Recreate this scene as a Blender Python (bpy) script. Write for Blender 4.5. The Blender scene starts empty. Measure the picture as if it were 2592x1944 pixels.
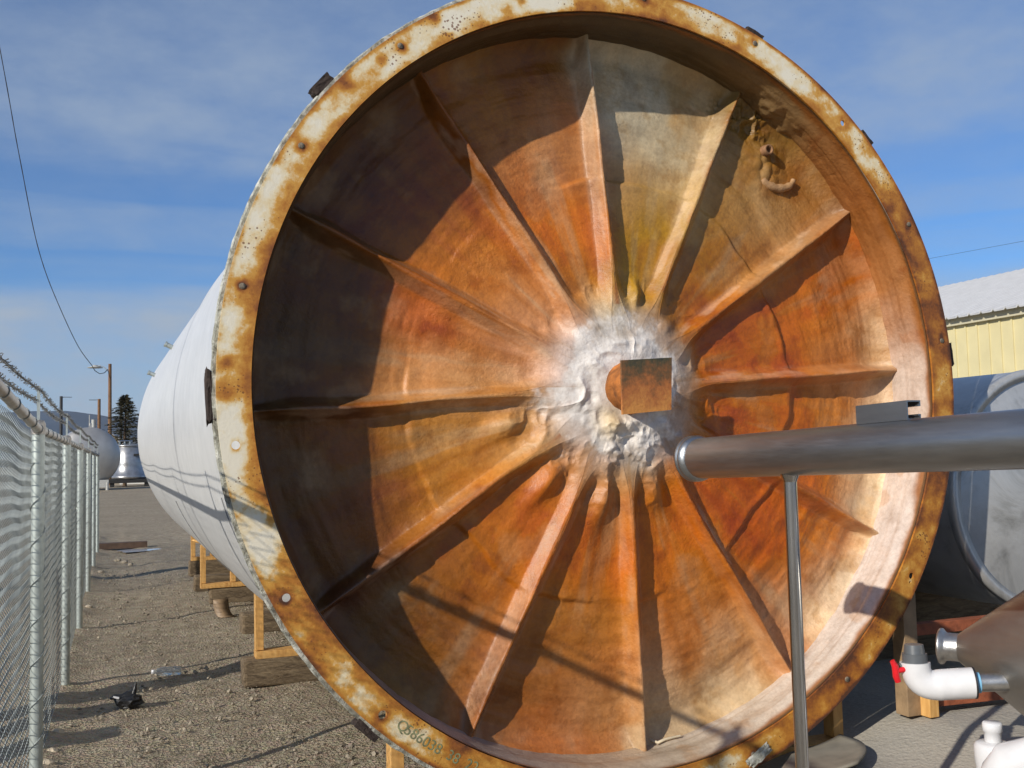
import bpy, bmesh, math, random
import numpy as np
from mathutils import Vector, Matrix

random.seed(7)
RNG = np.random.default_rng(11)
SC = bpy.context.scene
COL = SC.collection
R = math.radians

# ------------------------------------------------------------------ camera
EYE = Vector((0.0, 0.0, 1.66))
cd = bpy.data.cameras.new('camera')
cam = bpy.data.objects.new('camera', cd)
COL.objects.link(cam)
cd.sensor_width = 36.0
cd.lens = 36.0 * 2600 / 2592
cd.clip_start = 0.05
cd.clip_end = 20000
# columns: right, up, back of the camera in the world (X across, Y along the fence, Z up)
CR = Vector((0.934, -0.357, -0.024)); CU = Vector((-0.002, -0.073, 0.997)); CF = Vector((0.358, 0.931, 0.069))
CR = Vector((0.93385, -0.35683, -0.02444)).normalized()
CF = Vector((0.35767, 0.93131, 0.06854)).normalized()
CR = (CR - CF * CR.dot(CF)).normalized()
CU = CR.cross(CF).normalized()
cam.matrix_world = Matrix(((CR.x, CU.x, -CF.x, EYE.x), (CR.y, CU.y, -CF.y, EYE.y), (CR.z, CU.z, -CF.z, EYE.z), (0, 0, 0, 1)))
SC.camera = cam

# ------------------------------------------------------------------ light
SUN_AZ = R(60.5)      # light travels 60 degrees to the right of the fence line
SUN_EL = R(25.3)
SDIR = Vector((math.sin(SUN_AZ) * math.cos(SUN_EL), math.cos(SUN_AZ) * math.cos(SUN_EL), -math.sin(SUN_EL)))
sl = bpy.data.lights.new('sun', 'SUN')
sl.energy = 5.0
sl.angle = R(0.6)
sl.color = (1.0, 0.93, 0.82)
so = bpy.data.objects.new('sun', sl)
COL.objects.link(so)
so.rotation_euler = SDIR.to_track_quat('-Z', 'Y').to_euler()
so.location = (-20, -12, 15)

world = bpy.data.worlds.new('World')
SC.world = world
world.use_nodes = True
wt = world.node_tree
for n in list(wt.nodes):
    wt.nodes.remove(n)


def WN(t, **k):
    n = wt.nodes.new(t)
    for a, b in k.items():
        setattr(n, a, b)
    return n


w_out = WN('ShaderNodeOutputWorld')
w_bg = WN('ShaderNodeBackground')
w_bg.inputs['Strength'].default_value = 0.095
w_sky = WN('ShaderNodeTexSky', sky_type='NISHITA')
w_sky.sun_disc = False
w_sky.sun_elevation = SUN_EL
w_sky.sun_rotation = math.atan2(-SDIR.x, -SDIR.y)
w_sky.altitude = 1300
w_sky.air_density = 1.0
w_sky.dust_density = 0.6
w_sky.ozone_density = 2.2
w_tc = WN('ShaderNodeTexCoord')
w_sep = WN('ShaderNodeSeparateXYZ')
wt.links.new(w_tc.outputs['Generated'], w_sep.inputs[0])
# thin cirrus: streaks laid out on a high flat layer of cloud
w_map = WN('ShaderNodeMapping')
w_map.inputs['Scale'].default_value = (1.6, 1.6, 16.0)
w_map.inputs['Rotation'].default_value = (0.03, 0.02, 0.4)
wt.links.new(w_tc.outputs['Generated'], w_map.inputs[0])
w_n1 = WN('ShaderNodeTexNoise')
w_n1.inputs['Scale'].default_value = 1.7
w_n1.inputs['Detail'].default_value = 7
w_n1.inputs['Roughness'].default_value = 0.55
w_n1.inputs['Distortion'].default_value = 0.4
wt.links.new(w_map.outputs[0], w_n1.inputs['Vector'])
w_map2 = WN('ShaderNodeMapping')
w_map2.inputs['Scale'].default_value = (5, 5, 11)
w_map2.inputs['Rotation'].default_value = (0.5, 0.2, 0.4)
wt.links.new(w_tc.outputs['Generated'], w_map2.inputs[0])
w_n2 = WN('ShaderNodeTexNoise')
w_n2.inputs['Scale'].default_value = 2.0
w_n2.inputs['Detail'].default_value = 6
w_n2.inputs['Roughness'].default_value = 0.6
wt.links.new(w_map2.outputs[0], w_n2.inputs['Vector'])
# elevation layers of the cirrus
w_ad = WN('ShaderNodeMath', operation='MULTIPLY_ADD')
w_ad.inputs[1].default_value = 0.07
wt.links.new(w_n1.outputs['Fac'], w_ad.inputs[0])
wt.links.new(w_sep.outputs['Z'], w_ad.inputs[2])
w_r = WN('ShaderNodeValToRGB')
els = w_r.color_ramp.elements
LAY = [(0, .9), (.165, .85), (.186, .5), (.199, .17), (.212, .30), (.225, .13), (.237, .40), (.262, .46), (.276, .18), (.296, .22), (.314, .52), (.36, .6), (.43, .45), (1, .2)]
while len(els) < len(LAY):
    els.new(0.5)
for e, (p, v) in zip(els, LAY):
    e.position = p
    e.color = (v, v, v, 1)
wt.links.new(w_ad.outputs[0], w_r.inputs[0])
w_m2 = WN('ShaderNodeMath', operation='MULTIPLY')
w_mr = WN('ShaderNodeMapRange')
w_mr.inputs[1].default_value = 0.25
w_mr.inputs[2].default_value = 0.75
w_mr.inputs[3].default_value = 0.5
w_mr.inputs[4].default_value = 1.3
wt.links.new(w_n2.outputs['Fac'], w_mr.inputs[0])
wt.links.new(w_r.outputs[0], w_m2.inputs[0])
wt.links.new(w_mr.outputs[0], w_m2.inputs[1])
w_mix = WN('ShaderNodeMix', data_type='RGBA')
w_mix.inputs[7].default_value = (3.9, 4.75, 5.95, 1)
wt.links.new(w_m2.outputs[0], w_mix.inputs[0])
w_tint = WN('ShaderNodeMix', data_type='RGBA', blend_type='MULTIPLY')
w_tint.inputs[0].default_value = 1.0
w_tint.inputs[7].default_value = (0.50, 0.88, 1.28, 1)
wt.links.new(w_sky.outputs[0], w_tint.inputs[6])
wt.links.new(w_tint.outputs[2], w_mix.inputs[6])
wt.links.new(w_mix.outputs[2], w_bg.inputs['Color'])
wt.links.new(w_bg.outputs[0], w_out.inputs['Surface'])

SC.view_settings.view_transform = 'Standard'
SC.view_settings.look = 'None'
SC.view_settings.exposure = -0.03
SC.view_settings.gamma = 1.0
SC.view_settings.use_curve_mapping = False


def ray(px, py):
    """direction in the world of a point of the 2592x1944 photograph"""
    d = CR * ((px - 1296) / 2600.0) - CU * ((py - 972) / 2600.0) + CF
    return d


def at_depth(px, py, z):
    return EYE + ray(px, py) * z


def at_y(px, py, y):
    r = ray(px, py)
    return EYE + r * (y / r.y)


def on_ground(px, py, h=0.0):
    r = ray(px, py)
    return EYE + r * ((h - EYE.z) / r.z)


# ------------------------------------------------------------------ numpy noise
def _hash(ix, iy, iz, seed):
    h = (ix * 374761393 + iy * 668265263 + iz * 2147483647 + seed * 1274126177) & 0xFFFFFFFF
    h = ((h ^ (h >> 13)) * 1274126177) & 0xFFFFFFFF
    h = (h ^ (h >> 16)) & 0xFFFFFF
    return h / float(0xFFFFFF)


def vnoise(p, seed=0):
    p = np.asarray(p, dtype=np.float64)
    i = np.floor(p).astype(np.int64)
    f = p - i
    f = f * f * f * (f * (f * 6 - 15) + 10)
    r = 0
    for a in (0, 1):
        wx = f[:, 0] if a else 1 - f[:, 0]
        for b in (0, 1):
            wy = f[:, 1] if b else 1 - f[:, 1]
            for c in (0, 1):
                wz = f[:, 2] if c else 1 - f[:, 2]
                r = r + wx * wy * wz * _hash(i[:, 0] + a, i[:, 1] + b, i[:, 2] + c, seed)
    return r * 2 - 1


def fbm(p, scale, octv=4, seed=0, gain=0.5):
    p = np.asarray(p, dtype=np.float64) * scale
    a, s, t = 1.0, 0.0, 0.0
    for o in range(octv):
        s = s + a * vnoise(p * (2.03 ** o) + 17.3 * o, seed + o)
        t += a
        a *= gain
    return s / t


def worley(x, y, cell, seed=0):
    gx, gy = x / cell, y / cell
    ix, iy = np.floor(gx).astype(np.int64), np.floor(gy).astype(np.int64)
    best = np.full(len(x), 9.0)
    z = np.zeros_like(ix)
    for a in (-1, 0, 1):
        for b in (-1, 0, 1):
            px = ix + a + 0.15 + 0.7 * _hash(ix + a, iy + b, z, seed)
            py = iy + b + 0.15 + 0.7 * _hash(ix + a, iy + b, z + 1, seed)
            best = np.minimum(best, (gx - px) ** 2 + (gy - py) ** 2)
    return np.sqrt(best)


def ss(e0, e1, x):
    t = np.clip((x - e0) / (e1 - e0), 0, 1)
    return t * t * (3 - 2 * t)


# ------------------------------------------------------------------ materials
class Mat:
    def __init__(self, name):
        self.m = bpy.data.materials.new(name)
        self.m.use_nodes = True
        self.t = self.m.node_tree
        self.b = self.t.nodes['Principled BSDF']

    def n(self, t, **k):
        n = self.t.nodes.new(t)
        for a, b in k.items():
            setattr(n, a, b)
        return n

    def l(self, a, b):
        self.t.links.new(a, b)

    def obj(self, scale=(1, 1, 1), rot=(0, 0, 0)):
        tc = self.n('ShaderNodeTexCoord')
        mp = self.n('ShaderNodeMapping')
        mp.inputs['Scale'].default_value = scale
        mp.inputs['Rotation'].default_value = rot
        self.l(tc.outputs['Object'], mp.inputs[0])
        return mp.outputs[0]

    def noise(self, scale, detail=4, rough=0.55, vec=None, dist=0.0):
        n = self.n('ShaderNodeTexNoise')
        n.inputs['Scale'].default_value = scale
        n.inputs['Detail'].default_value = detail
        n.inputs['Roughness'].default_value = rough
        n.inputs['Distortion'].default_value = dist
        if vec is None:
            vec = self.obj()
        self.l(vec, n.inputs['Vector'])
        return n.outputs['Fac']

    def ramp(self, fac, stops):
        r = self.n('ShaderNodeValToRGB')
        e = r.color_ramp.elements
        while len(e) < len(stops):
            e.new(0.5)
        for x, (p, c) in zip(e, stops):
            x.position = p
            x.color = tuple(c) + (1,) if len(c) == 3 else c
        self.l(fac, r.inputs[0])
        return r.outputs[0]

    def mix(self, fac, a, b, mode='MIX'):
        m = self.n('ShaderNodeMix', data_type='RGBA', blend_type=mode)
        for s, i in ((fac, 0), (a, 6), (b, 7)):
            if hasattr(s, 'type') and not isinstance(s, (float, int, tuple)):
                self.l(s, m.inputs[i])
            elif isinstance(s, tuple):
                m.inputs[i].default_value = s + (1,)
            else:
                m.inputs[i].default_value = s
        return m.outputs[2]

    def math(self, op, a, b=None, c=None):
        m = self.n('ShaderNodeMath', operation=op)
        for i, s in enumerate((a, b, c)):
            if s is None:
                continue
            if isinstance(s, (float, int)):
                m.inputs[i].default_value = s
            else:
                self.l(s, m.inputs[i])
        return m.outputs[0]

    def bump(self, h, strength=0.3, dist=0.01, prev=None):
        b = self.n('ShaderNodeBump')
        b.inputs['Strength'].default_value = strength
        b.inputs['Distance'].default_value = dist
        self.l(h, b.inputs['Height'])
        if prev is not None:
            self.l(prev, b.inputs['Normal'])
        return b.outputs[0]

    def attr(self, name):
        a = self.n('ShaderNodeAttribute', attribute_name=name)
        return a

    def set(self, color=None, rough=None, metal=None, normal=None, **k):
        for v, nm in ((color, 'Base Color'), (rough, 'Roughness'), (metal, 'Metallic'), (normal, 'Normal')):
            if v is None:
                continue
            if isinstance(v, tuple):
                self.b.inputs[nm].default_value = v + (1,)
            elif isinstance(v, (float, int)):
                self.b.inputs[nm].default_value = v
            else:
                self.l(v, self.b.inputs[nm])
        for nm, v in k.items():
            self.b.inputs[nm.replace('_', ' ')].default_value = v
        return self.m


def simple(name, col, rough=0.6, metal=0.0, var=0.25, scale=12, bump=0.0, bscale=60):
    m = Mat(name)
    n = m.noise(scale, 5)
    c2 = tuple(max(0, x * (1 - var)) for x in col)
    c3 = tuple(min(1, x * (1 + var * 0.5)) for x in col)
    c = m.ramp(n, [(0.3, c2), (0.7, c3)])
    nm = None
    if bump:
        nm = m.bump(m.noise(bscale, 4), bump, 0.01)
    return m.set(c, rough, metal, nm)


M = {}


def mats():
    # foam lining: stain colour and painted shade per vertex, fine skin by noise
    m = Mat('foam')
    a = m.attr('stain_shade')
    n1 = m.noise(9, 6, 0.6, dist=0.3)
    c = m.mix(0.55, a.outputs['Color'], m.ramp(n1, [(0.3, (0.62, 0.55, 0.5)), (0.5, (1.0, 1.0, 1.0)), (0.72, (1.22, 1.2, 1.18))]), 'MULTIPLY')
    n2 = m.noise(55, 5, 0.6)
    c = m.mix(0.4, c, m.ramp(n2, [(0.35, (0.7, 0.66, 0.62)), (0.6, (1.06, 1.06, 1.05))]), 'MULTIPLY')
    nn = m.noise(3.2, 3)
    c = m.mix(m.math('MULTIPLY', m.ramp(nn, [(0.55, (0, 0, 0)), (0.7, (1, 1, 1))]), 0.35), c, m.mix(1.0, c, (0.75, 0.62, 0.5), 'MULTIPLY'))
    h = m.noise(38, 5, 0.62, dist=0.5)
    pk = m.math('MULTIPLY', h, m.ramp(m.noise(1.7, 3), [(0.42, (.12, .12, .12)), (0.62, (1, 1, 1))]))
    b1 = m.bump(pk, 0.5, 0.012)
    h2 = m.noise(80, 5, 0.62)
    b2 = m.bump(h2, 0.42, 0.0048, b1)
    M['foam'] = m.set(c, m.math('MULTIPLY_ADD', n2, 0.30, 0.33), 0, b2)
    # rim flange
    m = Mat('flange')
    a = m.attr('rust')
    n1 = m.noise(14, 6, 0.62, dist=0.2)
    n2 = m.noise(70, 5, 0.65)
    f = m.math('ADD', a.outputs['Fac'], m.math('MULTIPLY_ADD', n1, 0.62, -0.31))
    f = m.math('ADD', f, m.math('MULTIPLY_ADD', n2, 0.30, -0.15))
    c = m.ramp(f, [(0.10, (0.76, 0.70, 0.56)), (0.27, (0.72, 0.59, 0.36)), (0.42, (0.58, 0.30, 0.055)), (0.60, (0.42, 0.165, 0.020)), (0.80, (0.24, 0.075, 0.013)), (0.97, (0.085, 0.03, 0.012))])
    sp = m.n('ShaderNodeTexVoronoi')
    sp.inputs['Scale'].default_value = 62
    sp.inputs['Randomness'].default_value = 1.0
    m.l(m.obj(), sp.inputs['Vector'])
    cl = m.noise(5.0, 3)
    thr = m.math('MULTIPLY', m.math('SUBTRACT', cl, 0.46), 1.5)
    spots = m.math('LESS_THAN', sp.outputs['Distance'], thr)
    spots = m.math('MULTIPLY', spots, 0.8)
    c = m.mix(spots, c, (0.16, 0.055, 0.015))
    b1 = m.bump(n1, 0.25, 0.008)
    b2 = m.bump(n2, 0.3, 0.004, b1)
    M['flange'] = m.set(c, m.math('MULTIPLY_ADD', f, 0.4, 0.32), 0, b2)
    # hub plate: bare rusted steel, dark upper half
    m = Mat('rusted_plate')
    tc = m.n('ShaderNodeTexCoord')
    sp = m.n('ShaderNodeSeparateXYZ')
    m.l(tc.outputs['Object'], sp.inputs[0])
    n1 = m.noise(11, 6, 0.65)
    n2 = m.noise(60, 5)
    g = m.math('MULTIPLY_ADD', m.math('SUBTRACT', sp.outputs['Z'], 1.9), 2.4, 0.0)
    f = m.math('ADD', g, n1)
    f = m.math('ADD', f, m.math('MULTIPLY_ADD', n2, 0.3, -0.15))
    c = m.ramp(f, [(0.2, (0.52, 0.22, 0.05)), (0.45, (0.36, 0.12, 0.03)), (0.62, (0.17, 0.075, 0.025)), (0.78, (0.07, 0.055, 0.025)), (0.92, (0.03, 0.032, 0.022))])
    M['plate'] = m.set(c, 0.55, 0, m.bump(n2, 0.5, 0.006))
    M['rust'] = simple('rust', (0.40, 0.135, 0.025), 0.8, 0, 0.65, 16, 0.8, 40)
    M['nipple'] = simple('rusty_nipple', (0.26, 0.13, 0.06), 0.75, 0, 0.5, 30, 0.4)
    M['dark_rust'] = simple('dark_rust', (0.04, 0.026, 0.02), 0.85, 0, 0.5, 20, 0.8, 50)
    M['bolt'] = simple('bolt', (0.20, 0.165, 0.12), 0.65, 0.1, 0.6, 60, 0.5, 150)
    M['stencil'] = simple('stencil_paint', (0.25, 0.26, 0.13), 0.7, 0, 0.6, 40)
    # white shell
    m = Mat('white_shell')
    v = m.obj((0.4, 6, 6))
    n1 = m.noise(1.2, 5, 0.55, v)
    n2 = m.noise(2.5, 4, 0.5, m.obj((1, 0.25, 1)))
    c = m.ramp(n1, [(0.25, (0.55, 0.56, 0.56)), (0.7, (0.64, 0.645, 0.645))])
    c = m.mix(0.35, c, m.ramp(n2, [(0.3, (0.76, 0.76, 0.77)), (0.65, (1, 1, 1))]), 'MULTIPLY')
    M['white'] = m.set(c, 0.38, 0, m.bump(m.noise(0.9, 2, 0.4, m.obj((1, 0.5, 1))), 0.15, 0.08))
    m = Mat('seam')
    M['seam'] = simple('seam_sealant', (0.16, 0.165, 0.175), 0.6)
    m = Mat('peeling')
    n1 = m.noise(22, 6, 0.7, dist=0.6)
    c = m.ramp(n1, [(0.3, (0.10, 0.085, 0.06)), (0.47, (0.30, 0.30, 0.25)), (0.62, (0.55, 0.55, 0.49))])
    M['peel'] = m.set(c, 0.85, 0, m.bump(n1, 0.9, 0.02))
    # steels
    m = Mat('stainless')
    n1 = m.noise(3, 5, 0.6, m.obj((6, 1, 6)))
    n2 = m.noise(140, 3, 0.5, m.obj((1, 0.06, 1)))
    c = m.ramp(n1, [(0.3, (0.27, 0.285, 0.30)), (0.7, (0.39, 0.405, 0.42))])
    M['steel'] = m.set(c, m.math('MULTIPLY_ADD', n2, 0.22, 0.25), 0.93, m.bump(n2, 0.05, 0.002))
    M['satin'] = simple('satin_stainless', (0.46, 0.455, 0.44), 0.34, 0.9, 0.25, 30, 0.1, 200)
    M['bright_steel'] = simple('polished_stainless', (0.56, 0.56, 0.56), 0.16, 1.0, 0.12, 6)
    m = Mat('brushed_cone')
    n1 = m.noise(2.2, 5, 0.6)
    n2 = m.noise(1.0, 6, 0.6, m.obj((7, 7, 120)))
    c = m.ramp(n1, [(0.3, (0.27, 0.255, 0.235)), (0.7, (0.38, 0.365, 0.34))])
    M['cone'] = m.set(c, m.math('MULTIPLY_ADD', n2, 0.30, 0.24), 0.85, m.bump(n2, 0.06, 0.003))
    m = Mat('dull_stainless')
    n1 = m.noise(2.5, 6, 0.65, dist=0.8)
    n2 = m.noise(16, 5)
    c = m.ramp(n1, [(0.34, (0.30, 0.30, 0.29)), (0.48, (0.50, 0.50, 0.49)), (0.7, (0.60, 0.60, 0.59))])
    M['dull'] = m.set(c, m.ramp(n1, [(0.3, (.28, .28, .28)), (0.7, (.5, .5, .5))]), 0.5, m.bump(n1, 0.2, 0.05))
    M['galv'] = simple('galvanised', (0.50, 0.55, 0.52), 0.42, 0.55, 0.2, 30)
    M['galv_wire'] = simple('galvanised_wire', (0.31, 0.34, 0.335), 0.55, 0.35, 0.25, 8)
    M['galv_rail'] = simple('galvanised_rail', (0.44, 0.41, 0.37), 0.40, 0.6, 0.25, 14)
    M['barb'] = simple('weathered_wire', (0.20, 0.20, 0.19), 0.6, 0.4, 0.3)
    M['pvc'] = simple('white_pvc', (0.66, 0.66, 0.67), 0.22, 0, 0.12, 9)
    M['grey_pvc'] = simple('grey_pvc', (0.10, 0.11, 0.12), 0.4, 0, 0.2)
    M['red'] = simple('red_plastic', (0.62, 0.012, 0.02), 0.35, 0, 0.15)
    M['black'] = simple('black_plastic', (0.012, 0.012, 0.013), 0.42, 0, 0.4)
    M['black_line'] = simple('black_gasket', (0.02, 0.018, 0.02), 0.5)
    M['blue'] = simple('blue_gasket', (0.18, 0.42, 0.62), 0.5)
    # wood
    m = Mat('fresh_lumber')
    n1 = m.noise(3.0, 6, 0.6, m.obj((14, 14, 2)), 0.6)
    c = m.ramp(n1, [(0.3, (0.46, 0.23, 0.065)), (0.55, (0.62, 0.35, 0.11)), (0.75, (0.68, 0.43, 0.17))])
    M['lumber'] = m.set(c, 0.6, 0, m.bump(n1, 0.2, 0.005))
    m = Mat('old_timber')
    n1 = m.noise(4.0, 7, 0.68, m.obj((1.6, 9, 9)), 0.8)
    n2 = m.noise(2.2, 4)
    c = m.ramp(n1, [(0.28, (0.06, 0.04, 0.024)), (0.5, (0.17, 0.125, 0.075)), (0.72, (0.27, 0.21, 0.13))])
    c = m.mix(0.6, c, m.ramp(n2, [(0.3, (0.55, 0.5, 0.45)), (0.65, (1.1, 1.05, 1.0))]), 'MULTIPLY')
    M['timber'] = m.set(c, 0.85, 0, m.bump(n1, 0.9, 0.02))
    M['shaded_lumber'] = simple('lumber_in_shade', (0.30, 0.20, 0.11), 0.7, 0, 0.4, 9, 0.3)  # lumber darkened so the stand's post looks shaded
    M['red_wood'] = simple('red_board', (0.30, 0.085, 0.035), 0.7, 0, 0.4, 20, 0.3)
    M['pole_wood'] = simple('pole_wood', (0.20, 0.105, 0.05), 0.85, 0, 0.4, 5, 0.3)
    M['board'] = simple('brown_board', (0.085, 0.05, 0.032), 0.8, 0, 0.4, 9, 0.4)
    M['twig'] = simple('pale_stick', (0.62, 0.52, 0.36), 0.7)
    # ground
    m = Mat('gravel')
    p = m.obj()
    big = m.noise(0.55, 5, 0.6)
    mid = m.noise(7.0, 6, 0.65)
    vo = m.n('ShaderNodeTexVoronoi')
    vo.inputs['Scale'].default_value = 42
    m.l(p, vo.inputs['Vector'])
    vo2 = m.n('ShaderNodeTexVoronoi')
    vo2.inputs['Scale'].default_value = 95
    m.l(p, vo2.inputs['Vector'])
    c = m.ramp(mid, [(0.3, (0.215, 0.178, 0.125)), (0.52, (0.34, 0.29, 0.21)), (0.72, (0.44, 0.385, 0.295))])
    c = m.mix(0.5, c, m.ramp(big, [(0.35, (0.72, 0.68, 0.62)), (0.65, (1.1, 1.08, 1.05))]), 'MULTIPLY')
    c = m.mix(0.35, c, m.mix(1.0, m.mix(0.75, vo.outputs['Color'], (0.5, 0.5, 0.5)), (1.9, 1.75, 1.6), 'MULTIPLY'), 'MULTIPLY')
    sx = m.n('ShaderNodeSeparateXYZ')
    m.l(p, sx.inputs[0])
    # right of the tank: fine grey hard-packed grit
    gx = m.n('ShaderNodeMapRange')
    gx.inputs[1].default_value = 1.9
    gx.inputs[2].default_value = 3.2
    m.l(sx.outputs['X'], gx.inputs[0])
    fine = m.noise(60, 5, 0.7)
    c2 = m.ramp(fine, [(0.3, (0.30, 0.275, 0.23)), (0.7, (0.40, 0.37, 0.315))])
    c = m.mix(gx.outputs[0], c, c2)
    hh = m.math('ADD', m.math('MULTIPLY', vo.outputs['Distance'], 0.9), m.math('MULTIPLY', vo2.outputs['Distance'], 0.5))
    hh = m.math('MULTIPLY', hh, m.math('MULTIPLY_ADD', gx.outputs[0], -0.85, 1.0))
    b1 = m.bump(hh, 0.75, 0.03)
    b2 = m.bump(mid, 0.35, 0.03, b1)
    M['gravel'] = m.set(c, 0.95, 0, b2)
    M['stone'] = simple('stone', (0.31, 0.265, 0.20), 0.9, 0, 0.5, 9, 0.3)
    M['pale_stone'] = simple('pale_stone', (0.46, 0.39, 0.29), 0.9, 0, 0.35, 14, 0.3)
    m = Mat('hill')
    n = m.noise(0.004, 6, 0.6)
    M['hill'] = m.set(m.ramp(n, [(0.3, (0.018, 0.04, 0.075)), (0.7, (0.035, 0.06, 0.10))]), 1.0, 0)
    M['puddle'] = simple('meltwater', (0.50, 0.56, 0.62), 0.12, 0, 0.2, 4)
    # building
    M['yellow'] = simple('yellow_siding', (0.60, 0.53, 0.30), 0.5, 0, 0.08, 2)
    M['roof'] = simple('white_roof', (0.52, 0.52, 0.525), 0.45, 0, 0.08, 3)
    M['trim'] = simple('pale_trim', (0.50, 0.46, 0.33), 0.5, 0, 0.1)
    M['brown_trim'] = simple('brown_base', (0.22, 0.10, 0.05), 0.7, 0, 0.2)
    M['shed'] = simple('white_wall', (0.72, 0.70, 0.64), 0.7, 0, 0.1)
    M['tan'] = simple('tan_wall', (0.52, 0.42, 0.28), 0.7, 0, 0.1)
    m = Mat('needles')
    a = m.n('ShaderNodeObjectInfo')
    n = m.noise(1.3, 4)
    M['needles'] = m.set(m.ramp(n, [(0.3, (0.018, 0.020, 0.008)), (0.55, (0.05, 0.043, 0.018)), (0.75, (0.085, 0.062, 0.028))]), 0.8, 0)
    M['bark'] = simple('bark', (0.10, 0.065, 0.04), 0.9)
    M['lamp_grey'] = simple('lamp_grey', (0.45, 0.45, 0.42), 0.5)
    M['cable'] = simple('cable', (0.03, 0.03, 0.032), 0.6)
    m = Mat('silver_tank')
    n = m.noise(1.2, 5)
    M['silver'] = m.set(m.ramp(n, [(0.3, (0.40, 0.385, 0.36)), (0.7, (0.52, 0.50, 0.47))]), 0.38, 0.55)
    M['silver_bright'] = simple('bright_metal', (0.42, 0.42, 0.42), 0.32, 0.75, 0.3, 3)
    M['tyre'] = simple('tyre', (0.02, 0.02, 0.02), 0.8)
    m = Mat('clear_bottle')
    M['clear'] = m.set((0.72, 0.76, 0.76), 0.12, 0, None, Transmission_Weight=0.75, IOR=1.3)
    M['strip'] = simple('bent_brown_strip', (0.24, 0.16, 0.09), 0.55, 0, 0.25, 12)
    M['mat_sheet'] = simple('grey_sheet', (0.24, 0.215, 0.17), 0.8, 0, 0.25, 9)


mats()


# ------------------------------------------------------------------ mesh building
class MB:
    def __init__(self):
        self.v, self.f, self.sm = [], [], []

    def add(self, vs, fs, smooth=False):
        o = len(self.v)
        self.v += [tuple(x) for x in vs]
        self.f += [tuple(i + o for i in q) for q in fs]
        self.sm += [smooth] * len(fs)
        return self

    def box(self, c, s, rot=None, bev=0.0):
        hx, hy, hz = s[0] / 2, s[1] / 2, s[2] / 2
        bm = bmesh.new()
        bmesh.ops.create_cube(bm, size=1.0)
        bmesh.ops.scale(bm, vec=(s[0], s[1], s[2]), verts=bm.verts)
        if bev:
            bmesh.ops.bevel(bm, geom=list(bm.edges), offset=bev, segments=2, affect='EDGES', profile=0.6)
        mt = Matrix.Translation(Vector(c)) @ (rot.to_4x4() if rot is not None else Matrix())
        bmesh.ops.transform(bm, matrix=mt, verts=bm.verts)
        bm.verts.index_update()
        self.add([v.co[:] for v in bm.verts], [[v.index for v in f.verts] for f in bm.faces])
        bm.free()
        return self

    def tube(self, pts, rad, n=12, caps=True, smooth=True):
        pts = [Vector(p) for p in pts]
        rads = rad if isinstance(rad, (list, tuple)) else [rad] * len(pts)
        vs, fs = [], []
        prev = None
        for i, p in enumerate(pts):
            if i == 0:
                t = pts[1] - p
            elif i == len(pts) - 1:
                t = p - pts[i - 1]
            else:
                t = (pts[i + 1] - p).normalized() + (p - pts[i - 1]).normalized()
            t.normalize()
            if prev is None:
                a = Vector((0, 0, 1)) if abs(t.z) < 0.9 else Vector((1, 0, 0))
                u = t.cross(a).normalized()
            else:
                u = (prev - t * prev.dot(t)).normalized()
            prev = u
            w = t.cross(u)
            for k in range(n):
                a = 2 * math.pi * k / n
                vs.append(p + (u * math.cos(a) + w * math.sin(a)) * rads[i])
        for i in range(len(pts) - 1):
            for k in range(n):
                fs.append((i * n + k, i * n + (k + 1) % n, (i + 1) * n + (k + 1) % n, (i + 1) * n + k))
        self.add(vs, fs, smooth)
        if caps:
            o = len(pts) - 1
            self.add(vs[:n], [tuple(range(n))[::-1]])
            self.add(vs[o * n:], [tuple(range(n))])
        return self

    def lathe(self, prof, origin, axis, n=48, smooth=True):
        """prof: list of (radius, height along axis)"""
        ax = Vector(axis).normalized()
        a = Vector((0, 0, 1)) if abs(ax.z) < 0.9 else Vector((1, 0, 0))
        u = ax.cross(a).normalized()
        w = ax.cross(u)
        o = Vector(origin)
        vs, fs = [], []
        for r, h in prof:
            for k in range(n):
                t = 2 * math.pi * k / n
                vs.append(o + ax * h + (u * math.cos(t) + w * math.sin(t)) * max(r, 1e-4))
        for i in range(len(prof) - 1):
            for k in range(n):
                fs.append((i * n + k, i * n + (k + 1) % n, (i + 1) * n + (k + 1) % n, (i + 1) * n + k))
        return self.add(vs, fs, smooth)

    def build(self, name, mat, parent=None, normals=True):
        me = bpy.data.meshes.new(name)
        me.from_pydata([tuple(v) for v in self.v], [], self.f)
        me.materials.append(mat)
        me.polygons.foreach_set('use_smooth', self.sm)
        me.update()
        if normals:
            bm = bmesh.new()
            bm.from_mesh(me)
            bmesh.ops.recalc_face_normals(bm, faces=bm.faces)
            bm.to_mesh(me)
            bm.free()
        o = bpy.data.objects.new(name, me)
        COL.objects.link(o)
        if parent is not None:
            o.parent = parent
        return o


def tag(o, label=None, cat=None, group=None, kind=None):
    for k, v in (('label', label), ('category', cat), ('group', group), ('kind', kind)):
        if v:
            o[k] = v
    return o


def thing(name, label, cat, loc=(0, 0, 0), group=None):
    o = bpy.data.objects.new(name, None)
    o.empty_display_size = 0.1
    COL.objects.link(o)
    o.location = loc
    bpy.context.view_layer.update()
    return tag(o, label, cat, group)


def keep(o, parent):
    """parent o (built in world coordinates) to a thing without moving it"""
    o.parent = parent
    o.matrix_parent_inverse = parent.matrix_world.inverted()
    return o


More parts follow.
